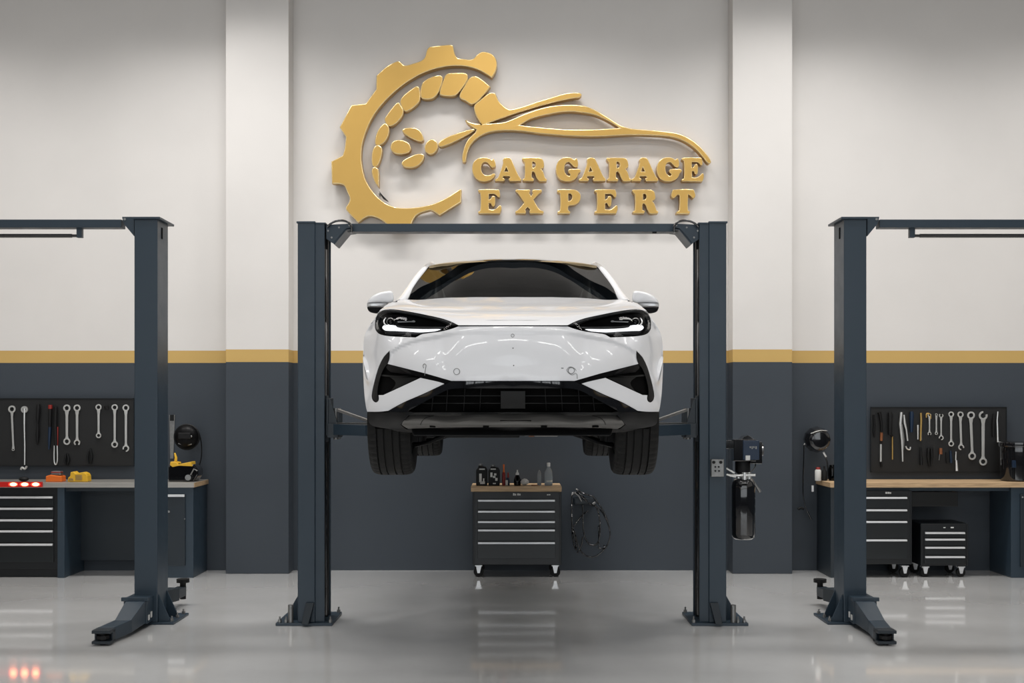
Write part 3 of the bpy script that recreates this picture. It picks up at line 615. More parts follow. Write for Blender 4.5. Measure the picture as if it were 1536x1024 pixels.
# lower grille, its gloss frame, corners and skid plate
GF = [(0,572,1),(92.3,572,1),(102,576),(136,592),(163.5,603.8),(181,613.2),(187.3,616.9,1),(160,617.6,1),(127,599.3),(108,589),(95,583.8),(80,582.4),(0,582.2,1)]
panel('grille_frame', mirr(GF, 4), cray(FA, off=-.006), 'gblack', car, st=(4, 4), thick=.05, back=(0, 1, 0))
panel('bumper_trim', path([(x, y) for x, y in [(187.5,617.9),(150,618.4),(0,618.2),(-150,618.4),(-187.5,617.9),(-150,622.4),(0,620.2),(150,622.4)]], 2), cray(FA, off=.0), 'dplastic', car, st=(6, 3), thick=.04, back=(0, 1, 0))
for s in (1, -1):
    panel('bumper_corner', path([(187.5,618.2,1),(218.4,618.4,1),(217.3,628),(214.5,636),(203,640.5),(178,643.8),(160,644,1),(168.8,636.6,1),(156.5,622.4,1),(165,619)], 3), cray(FA, s, -.004), 'mblack', car, st=(4, 3), thick=.04, back=(0, 1, 0))
    # side air intake
    it = panel('air_intake', path([(185,525.5,1),(194.5,535.5),(201.7,550),(207.5,569),(211.6,588),(212,597),(205.3,603),(202,600),(201.7,592,1),(194.5,592,1),(138.7,566.3,1),(102,575,1),(92.5,571.4,1),(130,560.4,1),(187.7,546,1),(185.5,537)], 4), cray(FA, s, .045), 'void', car, st=(5, 5), rim=False, back=(0, 1, 0))
    panel('intake_blade', path([(185.2,526.3,1),(194,536),(201,550),(206.8,569),(211,588),(211.3,596.5),(205.3,602.5),(202.4,599.5),(203.5,590),(202.3,578),(198,562),(193,551),(188.5,545.5),(186,537)], 4), cray(FA, s, .004), 'sblack', it, st=(3, 3), thick=.03, back=(0, 1, 0))
    panel('intake_blade', path([(187.5,546.4,1),(130,560.8,1),(93,571.9,1),(102,574.6,1),(139,565.3,1),(152,562),(184,557.6,1),(190,551)], 3), cray(FA, s, .008), 'sblack', it, st=(4, 3), thick=.03, back=(0, 1, 0))
    panel('intake_blade', path([(186,564.5,1),(142,566.3,1),(183,586,1),(176,574)], 3), cray(FA, s, .03), 'dplastic', it, st=(5, 4), thick=.01, back=(0, 1, 0))
    panel('intake_blade', path([(200,561,1),(178,563.3),(150,563.6,1),(178,565.2),(201.5,563.5,1)], 3), cray(FA, s, .016), 'dplastic', it, st=(5, 3), thick=.006, back=(0, 1, 0))
    panel('intake_blade', path([(172,551.2,1),(160,554,1),(152,560,1),(158,559.5)], 3), cray(FA, s, .004), 'dplastic', it, st=(4, 3), thick=.006, back=(0, 1, 0))
    # headlight
    h = panel('headlight', path(HL, 4), cray(FA, s, .04), 'sblack', car, st=(4, 4), rim=True, back=(0, 1, 0))
    def hc(pts): return [((229.5-.10417*p[0]), 425+.10417*p[1])+tuple(p[2:]) for p in pts]
    bz = hc([(222,600),(226,520),(250,450),(300,402),(390,386),(560,396),(750,425),(950,468),(1150,508),(1300,556),(1412,604,1),(1290,600),(1150,545),(950,500),(750,455),(560,425),(420,420),(340,445),(290,500),(275,580),(285,650),(330,700),(430,722),(800,730),(860,722,1),(795,757,1),(600,752),(400,742),(290,715),(235,665)])
    panel('lamp_bezel', path(bz, 3), cray(FA, s, .008), 'dplastic', h, st=(3, 2), thick=.03, back=(0, 1, 0))
    dr = hc([(322,630),(350,600),(430,598),(512,607),(535,630),(650,647),(900,657),(1130,656),(1165,660,1),(1080,685),(950,697),(850,702),(700,692),(500,682),(370,676),(332,656)])
    panel('daylight_strip', path(dr, 3), cray(FA, s, .012), 'drl', h, st=(3, 2), thick=.015, back=(0, 1, 0))
    panel('lamp_trim', path(hc([(530,606,1),(700,617),(1000,622),(1250,624,1),(1180,645),(900,646),(680,636),(545,622)]), 3), cray(FA, s, .018), 'dsteel', h, st=(3, 2), thick=.008, back=(0, 1, 0))
    panel('lamp_trim', path(hc([(540,545,1),(740,540),(775,530),(795,552),(740,556),(545,562,1)]), 3), cray(FA, s, .018), 'alu', h, st=(3, 2), thick=.006, back=(0, 1, 0))
    panel('lamp_trim', path(hc([(228,590),(240,510),(290,445),(300,470),(262,540),(262,620),(298,685),(270,680),(235,640)]), 3), cray(FA, s, .002), 'dsteel', h, st=(3, 2), thick=.006, back=(0, 1, 0))
    q = hc([(440, 552)])[0]; cp = cray(FA, s, .01)(np.array([q]))[0]
    b = MB()
    b.lathe([(.026, .035), (.026, -.004), (.021, -.012), (.021, .02)], cp, 'y', 28); b.build('projector_ring', 'dsteel', h, smooth=40)
    MB().sphere((cp[0], cp[1]+.012, cp[2]), .019).build('projector_lens', 'gblack', h, smooth=60)
    b = MB(); arc = [cray(FA, s, .004)(np.array([(229.5-.10417*(440+95*math.cos(t)), 425+.10417*(552+72*math.sin(t)))]))[0] for t in np.linspace(PI*.75, PI*1.25, 8)]
    b.loft(arc, .005, 6); b.build('reflector_edge', 'alu', h, smooth=60)
    panel('lamp_cover', path(HL, 4), cray(FA, s, -.002), 'lens', h, st=(5, 4), rim=False, back=(0, 1, 0))
    # recovery-eye marks and parking sensors
    def ring_mark(u, v, r, name='parking_sensor'):
        pts = [cray(FAd, 1, -.002)(np.array([(CC-u+r*math.cos(t), v+r*math.sin(t))]))[0] for t in np.linspace(0, 2*PI, 25)]
        MB().loft(pts, .0016, 6).build(name, 'dsteel', fas, smooth=60)
ring_mark(685, 557, 4.6); ring_mark(857, 555.5, 4.6); ring_mark(769, 503, 2.3, 'badge_hole')
pts = [cray(FAd, 1, -.002)(np.array([(CC-u, v)]))[0] for u, v in path([(637,563),(638.2,553),(639,547.5),(636.5,545.5),(634.5,548),(635.5,552)], 4, False)]
MB().loft(pts, .002, 6).build('paint_scratch', 'dsteel', fas, smooth=60)
pts = [cray(FAd, 1, -.002)(np.array([(CC-u, v)]))[0] for u, v in path([(866,568),(864.5,560),(858,562),(851,557),(851,553),(855,550),(862,552.5),(864.5,556)], 4, False)]
MB().loft(pts, .0014, 6).build('paint_scratch', 'dsteel', fas, smooth=60)
for u, v in ((769.5, 522), (770.5, 548)):
    q = cray(FAd)(np.array([(CC-u, v)]))[0]; MB().cyl((q[0], q[1]-.002, q[2]), (q[0], q[1]+.01, q[2]), .0035, n=10).build('badge_hole', 'dplastic', fas)
q = cray(FAd)(np.array([(CC-843.5, 552)]))[0]; MB().box(q[0]-.007, q[0]+.007, q[1]-.002, q[1]+.006, q[2]-.003, q[2]+.003).build('small_clip', 'dsteel', fas)
# grille inside
GO = [(0,580,1),(80,580,1),(102,584),(130,600),(158,618,1),(0,618,1)]
gr = panel('grille', mirr([(0,576,1),(92,576,1),(175,618.5,1),(0,618.5,1)], 2), cray(FA, off=.068), 'void', car, st=(8, 6), rim=False, back=(0, 1, 0))
for v, um in ((593.4, 118), (604.6, 136)):
    for s in (1, -1):
        pts = [cray(FA, s, .03)(np.array([(u, v)]))[0] for u in np.linspace(19, um, 12)]
        MB().loft(pts, .0022, 6).build('grille_bar', 'dplastic', gr, smooth=60)
for s in (1, -1):
    for i, u in enumerate((48, 72, 98, 120)):
        a, b = cray(FA, s, .05)(np.array([(u, 583 if u < 100 else 596.), (u+2, 616.)])); MB().cyl(a, b, .003, n=6).build('grille_upright', 'mblack', gr)
panel('radar_cover', mirr([(0,586.5,1),(18.3,586.5,1),(18.3,612.5,1),(0,612.5,1)], 2), cray(FA, off=.012), 'dplastic', gr, st=(5, 5), thick=.03, back=(0, 1, 0))
SK = [(0,620.6,1),(100,620.8),(154.5,622.8,1),(163,630),(167.3,636.6,1),(161,641),(157,643,1),(100,641),(0,640.4,1)]
def SKd(U, V):                            # skid plate: upper half leans in, lower half leans out
    return 6.70+.045*(np.abs(U)/100)**2.2+.05*(1-sst((V-617)/20))-.03+.07*np.clip((V-636)/7, 0, 1)**2
sk = panel('skid_plate', mirr(SK, 3), cray(SKd, off=-.01), 'skid', car, st=(4, 2), thick=.04, back=(0, 1, 0))
def slot(u0, u1, v0, v1, name):
    q = cray(SKd, off=-.014)(np.array([(CC-u0, v0), (CC-u1, v1)])); MB().box(q[0][0], q[1][0], q[0][1], q[0][1]+.02, q[0][2], q[1][2]).build(name, 'void', sk, bevel=.002)
slot(750, 797, 630, 632.2, 'number_plate_slot')
for u in (649, 729, 816, 893): slot(u-4.5, u+4.5, 638.2, 640.8, 'towing_notch')
for s in (1, -1):
    pts = [cray(SKd, s, -.012)(np.array([(u, v)]))[0] for u, v in path([(139,637),(136,631),(130,626),(119,623.3)], 5, False)]
    MB().loft(pts, .0012, 6).build('panel_seam', 'void', sk)
panel('bumper_lip', mirr([(0,640.2,1),(100,641),(157,643.4,1),(170,644.2),(186,643.6,1),(165,648),(140,648.5),(0,648,1)], 3), cray(FA, off=.0), 'mblack', car, st=(5, 2), thick=.05, back=(0, 1, 0))

# glass and roof
WSO = [(0,446.3),(60,446.6),(100,447.3),(125,449),(140,450.2),(161.3,449.6,1),(152,434.5),(143,421),(134,410),(126.5,402.4,1),(92,396.6),(48,392.6),(0,391.2)]
ws = panel('windscreen', mirr(WSO, 3), cray(WS), 'glass', car, st=(5, 2.5), thick=.006, back=(0, 1, 0))
FRO = [(0,444,1),(60,444.3),(100,445),(140,447.6),(164,447.6,1),(154,434),(144.7,420),(135.5,408.8),(127,400.6,1),(92,394.6),(48,390.7),(0,389.4)]
FRI = [(0,447.4,1),(60,447.7),(100,448.4),(140,450.6),(156.5,448.8,1),(149,436),(140,422.4),(131,411.6),(123.5,405,1),(92,400.2),(48,396.2),(0,394.8)]
fr = panel('windscreen_frame', mirr(FRO, 3), cray(WS, off=.02), 'void', car, holes=[mirr(FRI, 3)], st=(5, 2.5), thick=.02, back=(0, 1, 0))
MB().hexa([(-.10,-.15,2.80),(.12,-.15,2.80),(.12,-.12,2.82),(-.10,-.12,2.82),(-.085,-.22,2.835),(.105,-.22,2.835),(.105,-.12,2.855),(-.085,-.12,2.855)]).build('sensor_housing', 'dplastic', car, bevel=.006)
RC = np.array([(8.72,2.83),(8.80,2.869),(8.87,2.885),(9.0,2.908),(9.15,2.929),(9.4,2.945),(9.8,2.945),(10.3,2.90),(10.8,2.80),(11.15,2.68)])
def roofz(x, d):
    z = np.interp(d, RC[:, 0], RC[:, 1])
    for k in (-.06, .06): z = z+np.interp(d+k, RC[:, 0], RC[:, 1])
    return z/3-.105*(x-CXW)**2-.02*(np.abs(x-CXW)/.68)**8
def roof(A): return np.stack([A[:, 0]+CXW, A[:, 1]-D0, roofz(A[:, 0]+CXW, A[:, 1])], -1)
RO = [(0,8.80,1),(.25,8.81),(.48,8.87),(.60,8.95),(.66,8.99,1),(.68,9.3),(.67,9.9),(.64,10.5),(.60,11.1,1),(0,11.15,1)]
panel('roof', mirr(RO, 3), roof, 'gblack', car, st=(.06, .06), thick=.03, centre=(0, .5, 1.5))
panel('roof_trim', mirr([(0,8.75,1),(.25,8.76),(.48,8.82),(.60,8.88),(.665,8.94,1),(.665,8.98,1),(.60,8.92),(.48,8.865),(.25,8.805),(0,8.795,1)], 3), lambda A: roof(A)+[0, 0, .004], mat('bronze_roof_edge', (.42, .33, .20), .3, .6), car, st=(.04, .02), thick=.02, centre=(0, .5, 1.5))
# interior
b = MB(); b.box(-.72, .72, -.85, -.45, 2.25, 2.44); b.box(-.9, .9, -.7, 1.9, 1.75, 1.85); b.build('dashboard', 'mblack', car, bevel=.03)
for s in (1, -1):
    b = MB(); x = CXW+s*.37
    b.hexa([(x-.25,.1,1.85),(x+.25,.1,1.85),(x+.25,.35,1.85),(x-.25,.35,1.85),(x-.2,.3,2.5),(x+.2,.3,2.5),(x+.2,.42,2.5),(x-.2,.42,2.5)]); b.box(x-.25, x+.25, -.3, .3, 1.85, 2.05); b.box(x-.13, x+.13, .3, .4, 2.52, 2.68); b.build('front_seat', 'seat', car, bevel=.04, smooth=50, seg=3)
b = MB().lathe([(.185, 0), (.195, .012), (.185, .024), (.172, .012)], (CXW+.37, -.38, 2.34), 'y', 32, close=True); b.build('steering_wheel', 'mblack', car, smooth=60)
MB().box(CXW-.12, CXW+.12, -.03, -.01, 2.70, 2.76).build('rear_view_mirror', 'mblack', car, bevel=.01)

# side body: width as a function of distance d and height z
WZ = np.array([(1.55,.86),(1.62,.90),(1.70,.935),(1.90,.967),(2.04,.984),(2.12,.985),(2.2,.975),(2.25,.954),(2.30,.921),(2.36,.885),(2.41,.851),(2.46,.81)])
WB = np.array([(1.55,.87),(1.62,.91),(1.70,.935),(1.90,.955),(2.04,.965),(2.12,.968),(2.2,.966),(2.3,.948),(2.36,.93),(2.41,.905),(2.46,.868),(2.56,.82),(2.7,.75),(2.84,.668),(2.9,.62)])
def side(s):
    def f(A):
        d, z = A[:, 0], A[:, 1]; t = sst((d-7.5)/.5)
        x = np.interp(z, WZ[:, 0], WZ[:, 1])*(1-t)+np.interp(z, WB[:, 0], WB[:, 1])*t
        x = x-.09*np.clip((7.5-d)/.45, 0, 1)**2-.16*sst((d-10.6)/.9)
        return np.stack([CXW+s*x, d-D0, z], -1)
    return f
def arch(c, r, z0=1.60):
    a0 = math.asin((z0-1.66)/r); return [(c+r*math.cos(a), 1.66+r*math.sin(a)) for a in np.linspace(PI-a0, a0, 22)]
for s in (-1, 1):
    out = [(7.08,1.62),(7.12,1.62)]+[p for p in arch(7.5, .41, 1.62)]+[p for p in arch(10.4, .41, 1.62)]+[(11.2,1.62),(11.4,1.75),(11.45,2.2),(11.35,2.5),(11.0,2.52),(10,2.47),(9,2.455),(8.3,2.45),(7.95,2.43),(7.75,2.40),(7.6,2.37),(7.5,2.34),(7.45,2.28),(7.45,2.2),(7.42,2.05),(7.3,1.95),(7.15,1.85)]
    sp = panel('side_body', out, side(s), 'white', car, st=(.06, .05), thick=.03, centre=(0, .5, 2.0))
    for dd in (8.25, 9.25, 10.15):
        pts = side(s)(np.array([(dd, z) for z in np.linspace(1.66, 2.45, 14)])); MB().loft([p+np.array([s*.0005, 0, 0]) for p in pts], .0025, 5).build('door_seam', 'void', sp)
    for dd in (8.98, 9.98):
        q = side(s)(np.array([(dd, 2.25), (dd+.2, 2.255)])); MB().beam(q[0]+[s*.02, 0, 0], q[1]+[s*.02, 0, 0], .02, .03).build('door_handle', 'white', sp, bevel=.006)
    b = MB(); b.prism([(7.95, 1.56), (9.95, 1.56), (9.95, 1.66), (7.95, 1.66)], 'x', s*.80, s*.945); 
    for v in b.bm.verts: v.co.y -= D0
    b.build('sill_trim', 'mblack', car, bevel=.015)
    for c_ in (7.5, 10.4):
        if c_ > 9: lo = arch(c_, .45, 1.62); li = arch(c_, .395, 1.62); panel('arch_trim', lo+li[::-1], lambda A: side(s)(A)+[s*.003, 0, 0], 'mblack', car, st=(.05, .05), thick=.03)
        b = MB(); n = 20; vs = []
        for a in np.linspace(PI*1.05, -PI*.05, n): vs.append([b._v((s*xx, c_-D0+.43*math.cos(a), 1.66+.43*math.sin(a))) for xx in (.60, .855)])
        for A, B in zip(vs, vs[1:]): b.bm.faces.new((A[0], A[1], B[1], B[0]))
        b.build('wheel_arch_liner', 'void', car)
    panel('side_window', path([(8.42,2.49,1),(9.3,2.485),(10.4,2.50,1),(10.9,2.56,1),(10.3,2.75),(9.6,2.84),(9.15,2.82),(8.75,2.68)], 4), side(s), 'glass', car, st=(.06, .05), thick=.01)
    rail = [(170,457,8.22),(163.5,449.5,8.36),(155,436,8.55),(146,421.5,8.74),(137,409.5,8.90),(129,401,9.04),(121.5,396.6,9.18)]
    pts = [P(CC+s*u, v, d) for u, v, d in rail]; l = pts[-1]
    pts += [Vector((CXW+s*.675, y, z)) for y, z in ((.45, 2.885), (.9, 2.88), (1.4, 2.82), (1.8, 2.72), (2.1, 2.6), (2.3, 2.45))]
    sm_ = [Vector((CXW+s*a, b, 0)) for a, b in ()]
    MB().loft(pts, [.04, .04, .034, .031, .029, .026, .024]+[.028]*6, 12).build('roof_pillar', 'white', car, smooth=70)
    # door mirror
    mc = lambda pts: [(229.5-.10417*p[0], 425+.10417*p[1])+tuple(p[2:]) for p in pts]
    def pillow(name, outl, d0, dep, m, parent, inset=.12):
        pl = path(mc(outl), 4); cx = sum(p[0] for p in pl)/len(pl); cy = sum(p[1] for p in pl)/len(pl); b = MB(); rings = []
        for dz, sc in ((-.0, .55), (.006, .78), (.018, .91), (.04, .985), (.06, 1), (dep*.8, .97), (dep, .85)):
            d = d0+dz; rings.append([b._v(P(CC+s*(cx+(u-cx)*sc), cy+(v-cy)*sc, d)) for u, v in pl])
        n = len(pl)
        for A, B in zip(rings, rings[1:]):
            for k in range(n): b.bm.faces.new((A[k], A[(k+1) % n], B[(k+1) % n], B[k]))
        b.bm.faces.new(rings[0][::-1]); b.bm.faces.new(rings[-1]); return b.build(name, m, parent, smooth=50)
    mr = pillow('door_mirror', [(103,282,1),(125,235),(180,180),(280,130),(400,106),(455,110),(480,145),(480,255),(430,280,1),(340,275)], 8.28, .2, 'white', car)
    pillow('turn_lamp', [(100,283,1),(200,276),(420,278,1),(345,335,1),(200,335),(103,336,1)], 8.295, .16, 'alu', mr)
    pillow('mirror_foot', [(103,337,1),(345,337,1),(300,390),(255,430),(180,424),(130,402),(108,365)], 8.29, .17, 'sblack', mr)
    MB().beam(P(CC+s*184, 463, 8.40), P(CC+s*168, 462, 8.42), .10, .06).build('mirror_arm', 'gblack', mr, bevel=.01)
# rear end
b = MB(); 
b.hexa([(-.8+CXW,2.0,1.62),(.8+CXW,2.0,1.62),(.78+CXW,2.42,1.66),(-.78+CXW,2.42,1.66),(-.8+CXW,2.0,2.5),(.8+CXW,2.0,2.5),(.76+CXW,2.40,2.42),(-.76+CXW,2.40,2.42)]); b.build('tailgate', 'white', car, bevel=.06, smooth=50, seg=3)
b = MB().hexa([(-.7+CXW,2.32,2.43),(.7+CXW,2.32,2.43),(.7+CXW,2.34,2.43),(-.7+CXW,2.34,2.43),(-.58+CXW,2.12,2.70),(.58+CXW,2.12,2.70),(.58+CXW,2.14,2.71),(-.58+CXW,2.14,2.71)]).build('rear_window', 'gblack', car)
# underbody
b = MB(); b.hexa([(-.60,-2.15,1.555),(.60,-2.15,1.555),(.60,2.2,1.56),(-.60,2.2,1.56),(-.62,-2.1,1.62),(.62,-2.1,1.62),(.62,2.2,1.64),(-.62,2.2,1.64)]); b.box(-.78, .78, -1.0, .85, 1.535, 1.62)
ub = b.build('underbody', 'mblack', car, bevel=.01)
b = MB(); b.box(PX(793, 7.6), PX(801, 7.6), -1.45, -1.40, 1.53, 1.556); b.build('drain_plug', 'amber', ub)
b = MB(); b.box(PX(801, 7.6), PX(836, 7.6), -1.47, -1.2, 1.532, 1.556); b.box(PX(786, 7.6), PX(793, 7.6), -1.45, -1.3, 1.535, 1.556); b.build('cooling_pipe', 'dsteel', ub, bevel=.006)
b = MB(); b.box(-.60, .05, -1.5, -1.35, 1.525, 1.556); b.build('subframe_bar', 'dplastic', ub, bevel=.006)
for s in (-1, 1):
    b = MB(); b.loft([(CXW+s*.45, -1.55, 1.545), (CXW+s*.55, -1.56, 1.50), (CXW+s*.66, -1.5, 1.475)], [.014, .014, .014], 8); b.loft([(CXW+s*.42, -1.3, 1.545), (CXW+s*.66, -1.46, 1.475)], .018, 8)
    b.build('control_arm', 'sblack', car, smooth=50)
    b = MB(); b.loft([(CXW+s*.5, 1.3, 1.56), (CXW+s*.7, 1.4, 1.52)], .03, 8); b.cyl((CXW+s*.62, 1.4, 1.5), (CXW+s*.62, 1.4, 1.9), .04); b.build('rear_link', 'mblack', car, smooth=50)
    b = MB(); b.cyl((CXW+s*.62, -1.5, 1.5), (CXW+s*.62, -1.5, 1.95), .045); b.box(CXW+s*.62, CXW+s*.68, -1.6, -1.4, 1.5, 1.8); b.build('suspension_strut', 'mblack', car, smooth=50)
# wheels
NSEG = 144
def wheel(s, y):
    x = CXW+s*.788; R = .372
    # tread profile across the tyre: ribs and grooves
    prof = [(.235,-.118),(.26,-.130),(.31,-.138),(.345,-.134),(.360,-.122),(.367,-.105),(.370,-.086)]
    for g in (-.072, -.027, .027, .072): prof += [(.372,g-.006),(.3715,g-.0052),(.359,g-.004),(.359,g+.004),(.3715,g+.0052),(.372,g+.006)]
    prof += [(.370,.086),(.367,.105),(.360,.122),(.345,.134),(.31,.138),(.26,.130),(.235,.118),(.235,0)]
    def fn(i, k, r):
        h = prof[i][1]
        if .088 > abs(h) > .07 or abs(h) > .1:
            return r-(.006 if (k % 3 == 0 and r > .35) else 0)
        return r-(.003 if ((k+int(h*160)) % 4 == 0 and r > .37) else 0)
    t = MB().lathe(prof, (x, y, 1.652), 'x', NSEG, fn, close=True).build('wheel', 'rubber', car, smooth=25)
    rp = [(.235,-.115),(.245,-.121),(.238,-.108),(.215,-.09),(.205,0),(.215,.09),(.238,.108),(.245,.121),(.235,.115),(.228,.0)]
    rim = MB().lathe(rp, (x, y, 1.652), 'x', 48, None, close=True)
    for k in range(5):
        a = k*2*PI/5+.3; c_, s_ = math.cos(a), math.sin(a)
        rim.beam((x+s*.075, y+.04*c_, 1.652+.04*s_), (x+s*.095, y+.222*c_, 1.652+.222*s_), .05, .03)
    rim.cyl((x+s*.05, y, 1.652), (x+s*.10, y, 1.652), .06, n=24)
    rim.build('rim', 'dsteel', t, bevel=.003, smooth=40)
    MB().cyl((x-s*.0, y, 1.652), (x+s*.03, y, 1.652), .165, n=40).build('brake_disc', 'steel', t, smooth=40)
    MB().box(x-s*.10, x+s*.02, y-.10, y+.10, 1.56, 1.74).build('wheel_hub', 'mblack', t, bevel=.02)
for y in (-1.5, 1.4):
    for s in (-1, 1): wheel(s, y)
# ------------------------------------------------------------------ benches, tool boards, cabinets
BD = 11.45
def bz(u0, u1, v0, v1, d, dep):           # box from a rectangle seen at distance d
    return (PX(u0, d), PX(u1, d), d-D0, d-D0+dep, PZ(v1, d), PZ(v0, d))
def drawers(parent, x0, x1, yf, zs, fm='cabf', hm='alu', hh=.02):
    """drawer fronts between the heights zs (top down), each with a full-width bar handle along its top"""
    for a, b_ in zip(zs, zs[1:]):
        dr = MB().box(x0, x1, yf-.012, yf+.01, b_+.004, a-.004).build('drawer', fm, parent, bevel=.002)
        b = MB(); b.box(x0+.004, x1-.004, yf-.030, yf-.012, a-.010-hh, a-.010); b.box(x0+.004, x1-.004, yf-.034, yf-.028, a-.010-hh, a-.010-hh*.35)
        b.build('handle', hm, dr, bevel=.002)
def casters(parent, x0, x1, y0, y1, r, sub='caster'):
    for x in (x0, x1):
        for y in (y0, y1):
            c_ = MB().cyl((x, y-.017, r), (x, y+.017, r), r, n=28).build('caster', 'rubber', parent, bevel=.004, smooth=40)
            b = MB(); b.box(x-.036, x+.036, y-.03, y+.03, 2*r+.006, 2*r+.016)
            for sy in (-1, 1): b.prism([(x-.028, 2*r+.01), (x+.028, 2*r+.01), (x+.012, r-.012), (x-.012, r-.012)], 'y', y+sy*.021, y+sy*.025)
            b.cyl((x, y-.03, r), (x, y+.03, r), .008, n=10)
            b.build('caster_bracket', 'alu', c_)

# ---- left bench
lb = thing('workbench', 'long steel-topped workbench against the wall on the left, with black drawers', 'workbench', (-5, 2.7, 0))
TZ = .965
xr = PX(291, BD)
MB().box(-6.6, xr, BD-D0-.005, 2.99, TZ-.05, TZ).build('worktop', 'steeltop', lb, bevel=.003)
MB().box(xr, xr+.004, BD-D0+.0, 2.985, TZ-.048, TZ-.002).build('worktop_edge', 'wood', lb)
b = MB(); xl = PX(96, BD); b.box(-6.6, xl-.07, 2.49, 2.98, .09, TZ-.05); b.box(-6.6, xl-.07, 2.53, 2.98, 0, .09); cbn = b.build('drawer_cabinet', 'cab', lb, bevel=.002)
zs = [PZ(v, BD) for v in (743, 760, 777.5, 794, 814, 844)]
drawers(cbn, PX(-62, BD), PX(78.5, BD), 2.49, zs)
MB().box(xl-.07, xl, BD-D0+.01, 2.985, 0, TZ-.05).build('side_panel', 'slate', lb, bevel=.002)
MB().box(xl, PX(232, BD), 2.90, 2.93, .12, TZ-.06).build('back_panel', 'slate2', lb)
b = MB(); b.box(xl, PX(232, BD), 2.50, 2.53, TZ-.09, TZ-.05); b.build('front_rail', 'slate2', lb)
b = MB(); b.box(PX(232, BD), xr-.012, BD-D0+.02, 2.985, .0, TZ-.05); rc = b.build('side_cabinet', 'slate', lb, bevel=.003)
dr = MB().box(*bz(236, 277.5, 741, 848, BD, .03)).build('cabinet_door', 'slate2', rc, bevel=.003)
MB().box(*bz(237, 276.5, 741.5, 745, BD-.015, .02)).build('handle', 'alu', dr, bevel=.002)
b = MB(); b.cyl(P(253, 767, BD), P(253, 767, BD-.012), .012); b.cyl(P(277, 778, BD), P(277, 778, BD-.01), .006); b.build('door_lock', 'dsteel', dr, smooth=40)
# ---- right bench
rb = thing('workbench', 'long oak-topped workbench against the wall on the right, above the rolling tool chests', 'workbench', (5, 2.7, 0))
xa = PX(1245, BD)
MB().box(xa, 6.6, BD-D0-.005, 2.99, TZ-.05, TZ).build('worktop', 'wood', rb, bevel=.003)
MB().box(xa+.012, xa+.05, BD-D0+.02, 2.985, 0, TZ-.05).build('side_panel', 'slate2', rb, bevel=.002)
b = MB(); b.box(xa+.06, PX(1518, BD), 2.52, 2.545, TZ-.09, TZ-.05); b.build('front_rail', 'slate', rb)
MB().box(PX(1369, BD), PX(1440, BD), 2.50, 2.95, PZ(760, BD), PZ(738, BD)).build('hanging_drawer', 'dplastic', rb, bevel=.006)
b = MB(); x5 = PX(1518, BD); b.box(x5, 6.6, BD-D0+.02, 2.985, 0, TZ-.05); rc = b.build('side_cabinet', 'slate', rb, bevel=.003)
dr = MB().box(PX(1531, BD), 6.5, BD-D0+.0, BD-D0+.03, PZ(850, BD), PZ(741, BD)).build('cabinet_door', 'slate2', rc, bevel=.003)
MB().cyl(P(1534, 745.5, BD), P(1534, 745.5, BD-.01), .008).build('door_lock', 'dsteel', dr, smooth=40)

# ---- tool boards
def board(u0, u1, v0, v1, label):
    d = 11.95
    b = MB().box(PX(u0, d), PX(u1, d), 2.95, 2.965, PZ(v1, d), PZ(v0, d)).build('tool_board', 'board', None, bevel=.002)
    tag(b, label, 'tool board')
    r = MB()
    for (a, c_, e, g) in ((u0, u1, v0, v0+1), (u0, u1, v1-1, v1), (u0, u0+1, v0, v1), (u1-1, u1, v0, v1)):
        r.box(PX(a, d), PX(c_, d), 2.944, 2.951, PZ(g, d), PZ(e, d))
    r.build('rim', 'cab', b)
    s_ = MB()
    for u in (u0+14, u1-14):
        for v in (v0+8, v1-8): s_.cyl((PX(u, d), 2.964, PZ(v, d)), (PX(u, d), 3.001, PZ(v, d)), .012, n=10)
    s_.build('standoff', 'dsteel', b)
    return b
board(-70, 201, 597, 699, 'black tool board on the wall above the steel-topped workbench, hung with spanners')
board(1306, 1510, 610, 708, 'black tool board on the wall above the oak-topped workbench, hung with spanners and pliers')
TY = 11.944-D0                             # tools hang on the face of the board
TD = 11.93
def ringhead(b, x, z, ro, ri, y=TY, t=.014, open_dir=None, n=20):
    """flat ring (or jaw, open towards open_dir) of a spanner"""
    ks = range(n)
    for k in ks:
        a0, a1 = k*2*PI/n, (k+1)*2*PI/n; am = (a0+a1)/2
        if open_dir is not None and abs((am-open_dir+PI) % (2*PI)-PI) < .62: continue
        o = [(x+r*math.cos(a), z+r*math.sin(a)) for r, a in ((ri, a0), (ro, a0), (ro, a1), (ri, a1))]
        b.hexa([(p[0], y-t, p[1]) for p in o]+[(p[0], y, p[1]) for p in o])
